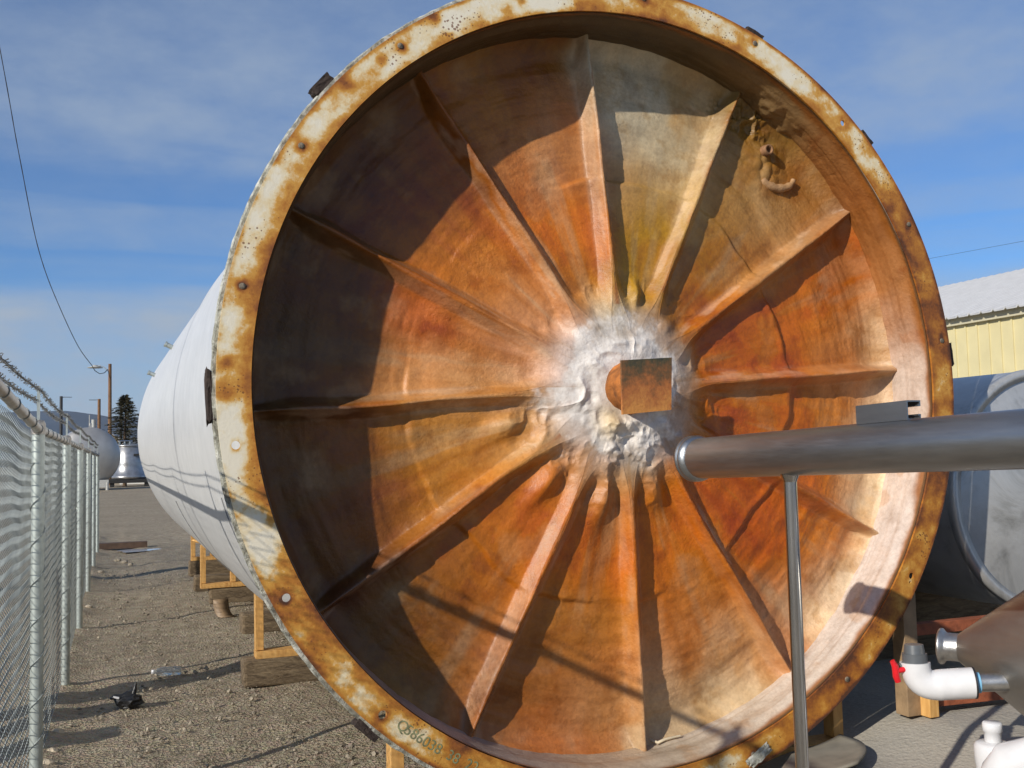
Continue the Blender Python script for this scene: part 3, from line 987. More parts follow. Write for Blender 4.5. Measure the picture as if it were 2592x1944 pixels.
def build_flange():
    # annulus 12 mm thick, drilled
    th = 0.012
    NT = 720
    rad = np.concatenate([np.linspace(RI, RO, 22)])
    tt = np.linspace(0, 2 * np.pi, NT, endpoint=False)
    holes = [(187.5, .0160), (207.6, .0160), (227.5, .0170), (47.8, .014), (102.7, .014), (327.9, .015)]
    bm = bmesh.new()
    grid = []
    for d in (0.0, th):
        g = []
        for r in rad:
            g.append([bm.verts.new((r * math.cos(t), d, r * math.sin(t) + ZO)) for t in tt])
        grid.append(g)
    for j in range(NT):
        k = (j + 1) % NT
        for i in range(len(rad) - 1):
            bm.faces.new((grid[0][i][j], grid[0][i][k], grid[0][i + 1][k], grid[0][i + 1][j]))
            bm.faces.new((grid[1][i][j], grid[1][i + 1][j], grid[1][i + 1][k], grid[1][i][k]))
        for i in (0, len(rad) - 1):
            q = (grid[0][i][j], grid[1][i][j], grid[1][i][k], grid[0][i][k])
            bm.faces.new(q if i == 0 else q[::-1])
    bmesh.ops.recalc_face_normals(bm, faces=bm.faces)
    me = bpy.data.meshes.new('rim_flange')
    bm.to_mesh(me)
    bm.free()
    fl = bpy.data.objects.new('rim_flange', me)
    COL.objects.link(fl)
    cm = MB()
    for a, rr in holes:
        c = tl(1.834, a, -0.05)
        cm.tube([c, c + Vector((0, 0.12, 0))], rr * 1.08, 20, True, False)
    c = tl(1.842, 326.9, -0.05)
    cm.tube([c, c + Vector((0, 0.12, 0))], 0.007, 10, True, False)
    cut = cm.build('cutter', M['rust'])
    md = fl.modifiers.new('b', 'BOOLEAN')
    md.operation = 'DIFFERENCE'
    md.solver = 'EXACT'
    md.object = cut
    dg = bpy.context.evaluated_depsgraph_get()
    me2 = bpy.data.meshes.new_from_object(fl.evaluated_get(dg))
    fl.modifiers.clear()
    old = fl.data
    fl.data = me2
    bpy.data.meshes.remove(old)
    bpy.data.objects.remove(cut)
    me2.name = 'rim_flange'
    me2.materials.clear()
    me2.materials.append(M['flange'])
    fl.parent = tank
    n = len(me2.vertices)
    co = np.empty(n * 3)
    me2.vertices.foreach_get('co', co)
    co = co.reshape(-1, 3)
    x, z = co[:, 0], co[:, 2] - ZO
    r = np.hypot(x, z)
    a = np.degrees(np.arctan2(z, x)) % 360
    # base rust and strength of the inner and outer edge against the angle
    K = [(0, .68, .2, .3), (15, .70, .2, .3), (32, .68, .2, .3), (42, .34, .5, .5), (60, .28, .5, .6), (75, .32, .6, .55), (88, .40, .5, .5), (100, .24, .6, .4), (115, .18, .6, .4), (135, .20, .62, .4), (150, .30, .7, .3), (160, .16, .9, .2), (175, .10, 1.0, .15), (190, .10, .9, .1), (202, .16, .8, .2), (207, .52, .4, .2), (215, .48, .4, .2), (224, .30, .6, .3), (231, .34, .6, .5), (238, .50, .4, .5), (250, .56, .4, .5), (265, .52, .5, .5), (280, .50, .6, .5), (295, .58, .4, .5), (315, .58, .4, .4), (335, .62, .4, .3), (350, .70, .3, .3), (360, .68, .2, .3)]
    ang = [k[0] for k in K]
    Pn = np.stack([x, co[:, 1], z], 1)
    aw = (a + 4 * fbm(Pn, 3, 3, 5)) % 360
    base = np.interp(aw, ang, [k[1] for k in K])
    inn = np.interp(aw, ang, [k[2] for k in K])
    out = np.interp(aw, ang, [k[3] for k in K])
    wi = 0.020 + 0.034 * ss(-0.2, 0.6, fbm(Pn, 5, 3, 8)) + 0.03 * np.exp(-((a - 172) / 22) ** 2)
    rust = base + inn * 0.5 * np.exp(-((r - RI) / wi) ** 2) + out * 0.9 * np.exp(-((RO - r) / 0.016) ** 2)
    rust += 0.38 * fbm(Pn, 4.5, 5, 12, 0.6) + 0.26 * fbm(Pn, 12, 5, 14, 0.6)
    for h0 in range(18):
        ha = 7.6 + 20 * h0
        px, pz = 1.838 * math.cos(R(ha)), 1.838 * math.sin(R(ha))
        rust += (0.35 + 0.6 * fbm(Pn, 22, 3, 33)) * np.exp(-((x - px) ** 2 + (z - pz) ** 2) / (2 * (0.014 + 0.006 * (h0 % 3)) ** 2))
    for aa, rr, s, k in ((177.3, 1.855, .035, .55), (181.0, 1.86, .040, .6), (127.7, 1.83, .03, .4), (147.4, 1.83, .03, .45), (131, 1.84, .03, .5), (137, 1.86, .035, .4), (67.9, 1.853, .02, .5), (167.6, 1.838, .02, .5), (187.5, 1.835, .02, .35), (207.6, 1.834, .025, .3), (8.4, 1.845, .02, .4), (121, 1.87, .03, .5), (110, 1.80, .03, .3)):
        px, pz = rr * math.cos(R(aa)), rr * math.sin(R(aa))
        rust += k * np.exp(-((x - px) ** 2 + (z - pz) ** 2) / (2 * (s * .7) ** 2))
    float_attr(fl, 'rust', np.clip(rust, 0, 1.1))
    me2.update()
    # bolts in the remaining holes
    for k in range(18):
        a0 = 7.6 + 20 * k
        if any(abs(a0 - h[0]) < 3 for h in holes) or 240 < a0 < 280:
            continue
        c = tl(1.837 + 0.012 * math.cos(R(a0 - 60)), a0, 0.0)
        b = MB()
        b.lathe([(0.0, 0.004), (0.0115, 0.004), (0.0128, 0.0025), (0.0132, -0.003)], c, (0, -1, 0), 18)
        b.build('bolt', M['bolt'] if k != 5 else M['bolt'], tank)


def build_shell():
    b = MB()
    prof = [(1.768, 0.02), (1.775, 0.10), (1.79, 0.45), (1.80, 0.9), (1.802, 2.0), (1.806, 3.55), (1.808, 3.70), (1.796, 3.705), (1.792, 5.5), (1.788, 8.0), (1.782, 11.0)]
    for k in range(1, 13):
        a = k / 12 * math.pi / 2
        prof.append((1.782 * math.cos(a), 11.0 + 0.45 * math.sin(a)))
    NA = 240
    # subdivide along the length so that light oil-canning can be added
    pp = []
    for (r0, h0), (r1, h1) in zip(prof[:-1], prof[1:]):
        n = max(1, int(abs(h1 - h0) / 0.12))
        for q in range(n):
            pp.append((r0 + (r1 - r0) * q / n, h0 + (h1 - h0) * q / n))
    pp.append(prof[-1])
    rr = np.array([p[0] for p in pp])
    hh = np.array([p[1] for p in pp])
    tt = np.linspace(0, 2 * np.pi, NA, endpoint=False)
    Rg, Tg = np.meshgrid(rr, tt, indexing='ij')
    Hg = np.repeat(hh[:, None], NA, 1)
    r, t, h = Rg.ravel(), Tg.ravel(), Hg.ravel()
    Pn = np.stack([np.cos(t) * 1.8, h * 0.35, np.sin(t) * 1.8], 1)
    r = r + 0.006 * fbm(Pn, 1.1, 3, 3) * (r > 1.0)
    V = polar_pts(r, t, h)
    nr = len(pp)
    i, j = np.meshgrid(np.arange(nr - 1), np.arange(NA), indexing='ij')
    i, j = i.ravel(), j.ravel()
    j2 = (j + 1) % NA
    Q = np.stack([i * NA + j, i * NA + j2, (i + 1) * NA + j2, (i + 1) * NA + j], 1)
    o = np_mesh('shell', V, Q, M['white'], tank)
    md = None
    # lap seams of the jacket sheets
    for d, a0, a1, w in ((3.712, 95, 275, 0.022), (1.25, 196, 236, 0.004), (5.6, 203, 232, 0.004)):
        s = MB()
        n = 60
        vs, fs = [], []
        rad = float(np.interp(d, hh, rr)) + 0.003
        for k in range(n + 1):
            a = a0 + (a1 - a0) * k / n
            f = min(1, min(k, n - k) / 8 + 0.1)
            off = 0.006 * math.sin(k * 0.33)
            for dd_, rz in ((-w * f, 0.0), (-w * f * .6, 0.006), (w * f * .6, 0.006), (w * f, 0.0)):
                vs.append(tl(rad + rz, a, d + off + dd_))
        for k in range(n):
            for q in range(3):
                fs.append((k * 4 + q, k * 4 + q + 1, k * 4 + q + 5, k * 4 + q + 4))
        s.add(vs, fs, True)
        s.build('seam', M['seam'], o)
    # nozzles high on the shell
    for d, a in ((6.9, 153), (9.3, 157)):
        s = MB()
        p0, p1 = tl(1.76, a, d), tl(1.855, a, d)
        s.tube([p0, p1], 0.025, 12)
        s.tube([p1, p1 + (p1 - p0).normalized() * 0.02], 0.03, 12)
        s.build('nozzle', M['galv'], tank)
    # ragged edge of old sealant behind the flange
    NA, = (900,)
    tt = np.linspace(0, 2 * np.pi, NA, endpoint=False)
    rows = [(1.872, 0.03), (1.899, 0.044), (1.906, 0.028), (1.900, 0.0135), (1.872, 0.0125)]
    VV = []
    for rad, d in rows:
        P = np.stack([np.cos(tt) * 1.9, np.sin(tt) * 1.9, tt * 0 + d * 10], 1)
        n1 = fbm(P, 2.2, 3, 5)
        n2 = fbm(P, 16, 3, 6)
        left = ss(-0.45, 0.35, -np.cos(tt) + 0.7 * n1)
        rr_ = rad + ((0.006 * left - 0.022 * (1 - left)) + 0.007 * n2 * left if rad > 1.88 else 0)
        VV.append(polar_pts(rr_, tt, d + 0.008 * fbm(P, 11, 3, 9) * (rad > 1.88) * (d > 0.02)))
    V = np.concatenate(VV)
    i, j = np.meshgrid(np.arange(len(rows) - 1), np.arange(NA), indexing='ij')
    i, j = i.ravel(), j.ravel()
    j2 = (j + 1) % NA
    np_mesh('sealant_edge', V, np.stack([i * NA + j, i * NA + j2, (i + 1) * NA + j2, (i + 1) * NA + j], 1), M['peel'], tank, smooth=False)


def rough_block(name, mat, c, s, rotz_deg, parent, jit=0.12, seed=1):
    bm = bmesh.new()
    bmesh.ops.create_cube(bm, size=1.0)
    bmesh.ops.subdivide_edges(bm, edges=bm.edges, cuts=4, use_grid_fill=True)
    co = np.array([v.co[:] for v in bm.verts])
    n = np.stack([fbm(co * 3 + 5 * seed, 1.3, 3, seed + k) for k in range(3)], 1)
    for v, w, nn in zip(bm.verts, co, n):
        q = Vector(w) + Vector(nn) * jit
        v.co = Vector((q.x * s[0], q.y * s[1], q.z * s[2]))
    # local axes: x tangential, y depth, z radial
    rot = Matrix.Rotation(-R(rotz_deg) + math.pi / 2, 4, 'Y')
    bmesh.ops.transform(bm, matrix=Matrix.Translation(c) @ rot, verts=bm.verts)
    me = bpy.data.meshes.new(name)
    bm.to_mesh(me)
    bm.free()
    me.materials.append(mat)
    o = bpy.data.objects.new(name, me)
    COL.objects.link(o)
    o.parent = parent
    return o


def build_tank_details():
    # hub stub and square plate
    b = MB()
    b.lathe([(0.0, -0.02)] + [(0.117 + 0.012 * (k / 15) ** 2, -0.02 + 0.014 * k) for k in range(16)], tl(0, 0, 0), (0, 1, 0), 64)
    stub = b.build('hub_stub', M['rust'], tank)
    for v in stub.data.vertices:
        q = np.array([[v.co.x * 1.0, v.co.y, v.co.z]])
        k = 1 + 0.10 * float(fbm(q, 14, 4, 151)[0]) * min(1, max(0, v.co.y * 20 + .6))
        v.co.x *= k
        v.co.z = ZO + (v.co.z - ZO) * k
    b = MB()
    z0 = ZO
    vs = [(-.112, -.115), (.150, -.112), (.141, .128), (-.112, .113)]
    vs = [(-.113, -.1335), (.143, -.114), (.154, .130), (-.112, .114)]
    b.add([(x, -.034, z + z0) for x, z in vs] + [(x, -.022, z + z0) for x, z in vs], [(0, 1, 2, 3), (7, 6, 5, 4), (0, 4, 5, 1), (1, 5, 6, 2), (2, 6, 7, 3), (3, 7, 4, 0)])
    b.build('hub_plate', M['plate'], tank)
    # nipple in the end plate
    rn, an = 1.585, 53.0
    dn = plate_depth(rn)
    c = tl(rn, an, dn)
    b = MB()
    b.lathe([(0.034, 0.03), (0.03, -0.05), (0.028, -0.075), (0.018, -0.077), (0.017, -0.02), (0.0, -0.02)], c, (0, 1, 0), 20)
    b.build('nipple', M['nipple'], tank)
    # worm of foam below the nipple
    pts = [tl(rn - .10 + .0, an - 3.2, dn - .01)]
    b = MB()
    path = []
    for k in range(14):
        u = k / 13
        ang = R(200 + 150 * u)
        cc = Vector((0.085, 0, -0.125))
        q = c + cc + Vector((0.105 * math.cos(ang), 0, 0.065 * math.sin(ang)))
        q.y = dn - 0.012 - 0.01
        path.append(q)
    b.tube(path, [0.012 + 0.012 * math.sin(math.pi * min(1, 0.15 + k / 15)) + 0.003 * math.sin(k * 2.1) for k in range(14)], 12)
    w = b.build('foam_bead', M['foam'], tank)
    color_attr(w, 'stain_shade', np.tile(lin((176, 138, 98)) * ALB, (len(w.data.vertices), 1)))
    # clips on the outside of the rim
    for a, ln, hh, sd in ((139.2, .105, .055, 1), (181.4, .20, .035, 2), (227.3, .115, .045, 3), (5.3, .12, .03, 4), (67.8, .10, .03, 5), (42.9, .09, .03, 6)):
        rough_block('clip', M['dark_rust'], tl(1.893 + hh * .5, a, 0.045), (ln, 0.06, hh), a, tank, 0.10 if a != 181.4 else 0.16, sd)
    # lump of old mastic on the lower rim
    rough_block('mastic_lump', M['peel'], tl(1.845, 288.4, -0.006), (.12, .02, .045), 300, tank, 0.35, 9)
    # stencilled number
    txt = 'Q586038 38 22'
    th0, th1 = 230.6, 242.4
    grp = MB()
    dgs = []
    for k, ch in enumerate(txt):
        if ch == ' ':
            continue
        cu = bpy.data.curves.new('t', 'FONT')
        cu.body = ch
        cu.size = 0.062
        cu.align_x = 'CENTER'
        cu.align_y = 'CENTER'
        ob = bpy.data.objects.new('t', cu)
        COL.objects.link(ob)
        bpy.context.view_layer.update()
        me = bpy.data.meshes.new_from_object(ob.evaluated_get(bpy.context.evaluated_depsgraph_get()))
        a = th0 + (th1 - th0) * k / (len(txt) - 1)
        c = tl(1.822, a, -0.0015)
        up = Vector((-math.cos(R(a)), 0, -math.sin(R(a))))
        rt = Vector((-math.sin(R(a)), 0, math.cos(R(a))))
        grp.add([c + rt * v.co.x + up * v.co.y for v in me.vertices], [tuple(p.vertices) for p in me.polygons])
        bpy.data.objects.remove(ob)
        bpy.data.meshes.remove(me)
        bpy.data.curves.remove(cu)
    grp.build('stencilled_number', M['stencil'], tank)


build_plate()
build_wall()
build_flange()
build_shell()
build_tank_details()

# the bent stick lying in the skirt
b = MB()
sp = []
for k, (px, py) in enumerate(((1621, 1862), (1665, 1880), (1682, 1872), (1722, 1862))):
    # just above the wall of the skirt
    best = None
    for q in range(4, 40):
        d = q * 0.01
        r = ray(px, py)
        tt_ = ((TC + TA * d - EYE).dot(TA)) / r.dot(TA)
        P = EYE + r * tt_
        rel = P - TC
        rad = math.hypot(rel.dot(TU), rel.dot(TV))
        if best is None or abs(rad - 1.715) < best[0]:
            best = (abs(rad - 1.715), P)
    sp.append(best[1])
b.tube(sp, [.006, .0075, .007, .005], 8)
tag(b.build('bent_stick', M['twig']), 'pale bent stick lying at the bottom inside the open tank end', 'stick')

# ================================================================== CHAIN LINK FENCE
FX = -0.366
FT = 1.84


def rail_z(y):
    # the yard rises a little towards the near end, and the rail with it
    return FT + 0.045 * max(0.0, 5.52 - y)


POSTS = [2.56, 5.52, 8.476, 11.42, 14.60, 17.80, 20.9]
fence = thing('chain_link_fence', 'galvanised chain link fence with barbed wire running along the left', 'fence', (FX, 2.56, 0))
for y in POSTS:
    b = MB()
    b.tube([(FX, y, -0.1), (FX, y, rail_z(y) - 0.01)], 0.030, 16)
    p = keep(b.build('post', M['galv']), fence)
    b = MB()
    b.lathe([(0.034, -0.05), (0.034, 0.0), (0.026, 0.018), (0.0, 0.026)], (FX, y, rail_z(y) + 0.025), (0, 0, 1), 16)
    b.tube([(FX, y - .055, rail_z(y - .055)), (FX, y + .055, rail_z(y + .055))], 0.027, 14)
    keep(b.build('cap', M['galv_rail']), p)
    b = MB()
    b.box((FX, y + 0.0, (rail_z(y) + FT + .20) / 2), (0.012, 0.035, FT + .205 - rail_z(y) + .02))
    keep(b.build('barb_arm', M['galv']), p)
    b = MB()
    pts = [(FX + 0.0335 * math.cos(a), y + 0.0335 * math.sin(a), 0.2 + 0.0385 * a / (2 * math.pi) * 5) for a in [k * 2 * math.pi / 12 for k in range(int(12 * 1.5 / 0.1925))]]
    b.tube(pts, 0.0024, 5, False)
    keep(b.build('wire_tie', M['galv_wire']), p)
b = MB()
b.tube([(FX, 1.0, rail_z(1.0)), (FX, 5.52, FT), (FX, 8.5, FT), (FX, 20.9, FT)], 0.0215, 16)
rail = keep(b.build('top_rail', M['galv_rail']), fence)
b = MB()
b.tube([(FX + 0.0245 * math.cos(a), 0.02 * math.sin(a * .5), FT + 0.0245 * math.sin(a)) for a in [k * 2 * math.pi / 12 for k in range(13)]], 0.0026, 5, False)
rt0 = b.build('rail_tie', M['galv_wire'])
y = 1.3
while y < 20.8:
    o = rt0 if y < 1.31 else rt0.copy()
    if y >= 1.31:
        COL.objects.link(o)
    o.location = (0, y, rail_z(y) - FT)
    o.parent = fence
    o.matrix_parent_inverse = fence.matrix_world.inverted()
    y += 0.42


def build_mesh_fabric():
    pitch, hz, rw = 0.054, 0.027, 0.0022
    y0, y1 = 1.6, 20.9
    n = int((y1 - y0) / pitch)
    nz = int((FT - 0.02) / hz)
    k = np.arange(n)
    m = np.arange(nz + 1)
    Kk, Mm = np.meshgrid(k, m, indexing='ij')
    sagx = 0.0035 * np.sin(Kk * 0.21 + 0.6 * np.sin(Mm * 0.31)) * np.sin(Mm * 0.09) + 0.004 * np.sin(Kk * 0.05 + Mm * 0.13)
    Yc = y0 + Kk * pitch + np.where((Mm % 2) == 0, -0.5, 0.5) * pitch * 1.06
    Xc = FX - 0.034 + sagx + np.where((Mm % 2) == 0, -1, 1) * 0.0035
    Zc = (Mm * hz + 0.02) * (1 + 0.045 * np.clip(5.52 - (y0 + Kk * pitch), 0, None) / FT) + 0.004 * np.sin(Kk * 0.37)
    C = np.stack([Xc, Yc, Zc], -1)
    off = np.array([[rw, 0, 0], [0, rw * 1.2, rw * .5], [-rw, 0, 0], [0, -rw * 1.2, -rw * .5]])
    V = C[:, :, None, :] + off[None, None]
    V = V.reshape(-1, 3)
    base = ((Kk[:, :-1] * (nz + 1) + Mm[:, :-1]) * 4).ravel()
    Q = []
    for s in range(4):
        s2 = (s + 1) % 4
        Q.append(np.stack([base + s, base + s2, base + 4 + s2, base + 4 + s], 1))
    o = np_mesh('chain_mesh', V, np.concatenate(Q), M['galv_wire'])
    keep(o, fence)


build_mesh_fabric()
for (dx, z) in ((-0.012, FT + 0.145), (0.010, FT + 0.19)):
    b = MB()
    pts = []
    y = 1.2
    for s in range(len(POSTS)):
        pass
    ys = np.arange(1.2, 20.95, 0.1)
    def wy(y):
        seg = max([p for p in [-0.4] + POSTS if p <= y])
        u = (y - seg) / 2.96
        return z - 0.02 * 4 * u * (1 - u)
    for ph in (0, math.pi):
        b.tube([(FX + dx + 0.0035 * math.cos(y * 60 + ph), y, wy(y) + 0.0035 * math.sin(y * 60 + ph)) for y in ys], 0.0017, 4, False)
    y = 1.25
    while y < 20.8:
        for q in range(4):
            a = random.uniform(0, 6.28)
            v = Vector((math.cos(a), random.uniform(-.4, .4), math.sin(a))).normalized() * 0.017
            c = Vector((FX + dx, y + random.uniform(-.006, .006), wy(y)))
            b.tube([c - v, c + v], [0.0009, 0.0016], 4, False)
        b.tube([(FX + dx, y - .012, wy(y)), (FX + dx, y + .012, wy(y))], 0.0055, 6, True)
        y += 0.105
    keep(b.build('barbed_wire', M['barb']), fence)


# ================================================================== CRADLES AND TIMBERS
def tank_side_z(x, y):
    """height of the tank's underside surface at x, y"""
    s = y - TC.y
    cx, cz = TC.x - 0.02 * s, TC.z + 0.01 * s
    q = 1.795 ** 2 - (x - cx) ** 2
    return cz - math.sqrt(max(q, 0.0001))


def timber(x0, x1, y, z, h, w, label, rz=0.0, seed=1, group='timber blocks under the tank'):
    bm = bmesh.new()
    bmesh.ops.create_cube(bm, size=1.0)
    bmesh.ops.scale(bm, vec=(x1 - x0, w, h), verts=bm.verts)
    bmesh.ops.bevel(bm, geom=list(bm.edges), offset=0.022, segments=2, affect='EDGES', profile=0.5)
    bmesh.ops.subdivide_edges(bm, edges=[e for e in bm.edges if e.calc_length() > 0.15], cuts=12, use_grid_fill=True)
    co = np.array([v.co[:] for v in bm.verts])
    n = np.stack([fbm(co + 3.3 * seed, 7, 3, seed + k) for k in range(3)], 1) * 0.012
    for v, nn in zip(bm.verts, n):
        v.co += Vector(nn)
    me = bpy.data.meshes.new('timber_block')
    bm.to_mesh(me)
    bm.free()
    me.materials.append(M['timber'])
    o = bpy.data.objects.new('timber_block', me)
    COL.objects.link(o)
    o.location = ((x0 + x1) / 2, y, z + h / 2)
    o.rotation_euler = (0, 0, rz)
    return tag(o, label, 'timber', group)


timber(0.865, 3.5, 8.0, -0.012, 0.205, 0.22, 'weathered timber beam under the nearest full wooden cradle frame', 0.0, 1)
timber(1.11, 3.4, 10.42, -0.012, 0.20, 0.24, 'dark weathered timber beam behind the nearest cradle upright, no frame on it', 0.02, 2)
timber(1.00, 3.4, 12.75, -0.012, 0.195, 0.22, 'dark timber beam under the second wooden cradle frame, beside the bent strip', 0.0, 3)
timber(0.915, 3.4, 14.1, -0.012, 0.20, 0.24, 'timber beam seen through the second wooden cradle frame', 0.0, 4)
timber(0.945, 3.4, 15.55, 0.03, 0.23, 0.26, 'farthest timber beam under the farthest wooden cradle frame', 0.0, 5)


def cradle(x0, x1, xm, y, z0, label, brace=False):
    t = thing('wooden_cradle', label, 'wooden frame', ((x0 + x1) / 2, y, z0), 'new wooden cradle frames under the tank')
    w, dp = 0.060, 0.038
    for x in (x0 + w / 2, xm, x1 - w / 2):
        zt = tank_side_z(x, y) + 0.02
        if zt > z0 + 0.12:
            b = MB()
            b.box((x, y, (z0 + w + zt) / 2), (w, dp * 2.2, zt - z0 - w), None, 0.003)
            keep(b.build('upright', M['lumber']), t)
    b = MB()
    b.box(((x0 + x1) / 2, y, z0 + w / 2 - 0.002), (x1 - x0, 0.14, w - 0.006), None, 0.003)
    keep(b.build('bottom_rail', M['lumber']), t)
    if brace:
        b = MB()
        p0, p1 = Vector((xm, y + .05, z0 + .42)), Vector((xm - .42, y + 0.6, z0 + .52))
        b.tube([p0, p1], 0.016, 4, True, False)
        keep(b.build('brace', M['lumber']), t)
    return t


cradle(0.955, 3.45, 1.75, 7.98, 0.192, 'nearest full wooden cradle frame on the left, standing on the front timber beam')
cradle(0.90, 3.4, 1.27, 12.70, 0.183, 'second wooden cradle frame, seen behind and left of the nearest one', True)
cradle(0.97, 3.4, 1.26, 15.5, 0.258, 'farthest wooden cradle frame, small behind the second one')
cradle(at_y(983, 1900, 4.5).x, at_y(2122, 1850, 4.5).x, 2.3, 4.5, 0.105, 'wooden cradle frame just behind the bottom of the rusty rim')

# rubber sheet on the ground right of the rim
b = MB()
vs, fs = [], []
n = 14
q00, q10, q11, q01 = on_ground(1955, 1990, .16), on_ground(2172, 1958, .17), on_ground(2128, 1884, .17), on_ground(2010, 1912, .16)
for i in range(n):
    for j in range(n):
        u, v = i / (n - 1), j / (n - 1)
        q = (q00 * (1 - u) + q10 * u) * (1 - v) + (q01 * (1 - u) + q11 * u) * v
        bulge = .10 * math.sin(v * math.pi) * u
        vs.append((q.x + bulge, q.y, q.z + 0.010 + 0.03 * u ** 3))
for i in range(n - 1):
    for j in range(n - 1):
        fs.append((i * n + j, (i + 1) * n + j, (i + 1) * n + j + 1, i * n + j + 1))
b.add(vs, fs, True)
o = b.build('grey_sheet', M['mat_sheet'])
sm = o.modifiers.new('s', 'SOLIDIFY'); sm.thickness = 0.012
tag(o, 'curled grey sheet lying on the ground below the right of the rim', 'sheet')

# curved brown strip leaning by the timber
c = on_ground(560, 1562)
b = MB()
vs, fs = [], []
prof = [(0.0, 0.19), (0.004, 0.14), (0.012, 0.09), (0.028, 0.045), (0.055, 0.012), (0.10, 0.004)]
for (dy, z) in prof:
    for dx in (-0.085, 0.075):
        vs.append((c.x + dx + dy * 0.8, c.y - dy + (.02 if dx > 0 else 0), z))
for k in range(len(prof) - 1):
    fs.append((2 * k, 2 * k + 1, 2 * k + 3, 2 * k + 2))
b.add(vs, fs, True)
o = b.build('bent_strip', M['strip'])
sm = o.modifiers.new('s', 'SOLIDIFY'); sm.thickness = 0.006
tag(o, 'curved brown metal strip standing on the gravel by a timber beam', 'metal strip')

# ------------------------------------------------------------------ litter
def crumple(name, c, s, seed, mat, jit=0.5, sub=3):
    bm = bmesh.new()
    bmesh.ops.create_icosphere(bm, subdivisions=sub, radius=1.0)
    co = np.array([v.co[:] for v in bm.verts])
    n = fbm(co + seed * 3.1, 1.4, 3, seed) + 0.5 * fbm(co + seed, 4.0, 2, seed + 5)
    for v, k in zip(bm.verts, n):
        q = v.co * (1 + jit * k)
        v.co = Vector((q.x * s[0], q.y * s[1], max(q.z, -0.55) * s[2]))
    me = bpy.data.meshes.new(name)
    bm.to_mesh(me)
    bm.free()
    me.materials.append(mat)
    o = bpy.data.objects.new(name, me)
    COL.objects.link(o)
    o.location = c
    return o


c = on_ground(328, 1792)
blk = thing('black_plastic_scrap', 'crumpled black plastic thing lying on the gravel near the fence', 'plastic scrap', c)
o = crumple('bag', (c.x, c.y, 0.045), (0.085, 0.07, 0.062), 4, M['black'], 0.42); keep(o, blk)
b = MB()
b.tube([(c.x + .02, c.y, .07), (c.x + .035, c.y, .13), (c.x + .04, c.y + .005, .165)], [.022, .012, .006], 8)
b.tube([(c.x - .05, c.y, .07), (c.x - .10, c.y - .01, .085), (c.x - .125, c.y - .01, .075)], [.03, .018, .006], 8)
keep(b.build('spout', M['black']), blk)
b = MB()
b.box((c.x - .085, c.y - .045, .088), (.04, .02, .012), Matrix.Rotation(.3, 3, 'Y'), .003)
keep(b.build('white_tag', M['pvc']), blk)

c = on_ground(425, 1712)
b = MB()
b.lathe([(0.0, 0.0), (0.03, 0.002), (0.034, 0.012), (0.034, 0.06), (0.031, 0.07), (0.034, 0.08), (0.034, 0.14), (0.026, 0.175), (0.014, 0.195), (0.014, 0.21)], (c.x + .10, c.y, .036), (-1, .12, 0.02), 24)
bt = b.build('plastic_bottle', M['clear'])
tag(bt, 'clear plastic drink bottle lying on the gravel behind the black scrap', 'bottle')
b = MB()
b.lathe([(0.016, 0.205), (0.016, 0.222), (0.0, 0.222)], (c.x + .10, c.y, .036), (-1, .12, 0.02), 16)
keep(b.build('cap', M['pvc']), bt)

for k, (px, py, s) in enumerate(((145, 1860, .035), (132, 1905, .03), (122, 1938, .034), (176, 1655, .03), (224, 1538, .035), (298, 1420, .05), (255, 1450, .045), (315, 1425, .05), (330, 1430, .035))):
    g = on_ground(px, py)
    o = crumple('stone', (g.x, g.y, s * .25), (s * 1.2, s, s * .75), 20 + k, M['pale_stone'] if k < 5 else M['stone'], 0.35, 2)
    if k < 5:
        tag(o, 'small pale stone at the foot of the fence', 'stone', 'stones along the fence foot')
    else:
        tag(o, 'clod of dirt near the brown board beyond the last fence post', 'clod', 'dirt clods by the far board')

g0, g1 = on_ground(210, 1392), on_ground(373, 1386)
b = MB()
b.box(((g0.x + g1.x) / 2, (g0.y + g1.y) / 2, .06), (g1.x - g0.x, .22, .12), None, .006)
tag(b.build('brown_plank', M['board']), 'dark brown plank lying across the far end of the fence', 'plank')
b = MB()
vs = []
for k in range(24):
    a = k / 24 * 2 * math.pi
    rr_ = 1 + 0.18 * math.sin(3 * a + 1) + .1 * math.sin(5 * a)
    vs.append((.34 + .36 * rr_ * math.cos(a), 21.05 + .34 * rr_ * math.sin(a), .012))
b.add(vs, [tuple(range(24))])
tag(b.build('puddle', M['puddle']), 'pale puddle in front of the brown plank', None, None, 'structure')

# posts of the yard beyond the fence (left of the view) whose shadows cross the gravel
for k, (x, y, h) in enumerate(((-2.0, 7.13, 1.75), (-2.0, 6.63, 1.10), (-2.0, 5.98, 1.03))):
    b = MB()
    b.box((x, y, h / 2 - .05), (.24, .24, h + .1), None, .02)
    tag(b.build('timber_post', M['timber']), ('tall weathered timber post standing beyond the chain link fence', 'middle of the three timber posts standing beyond the chain link fence', 'shortest weathered timber post standing beyond the chain link fence')[k], 'post')

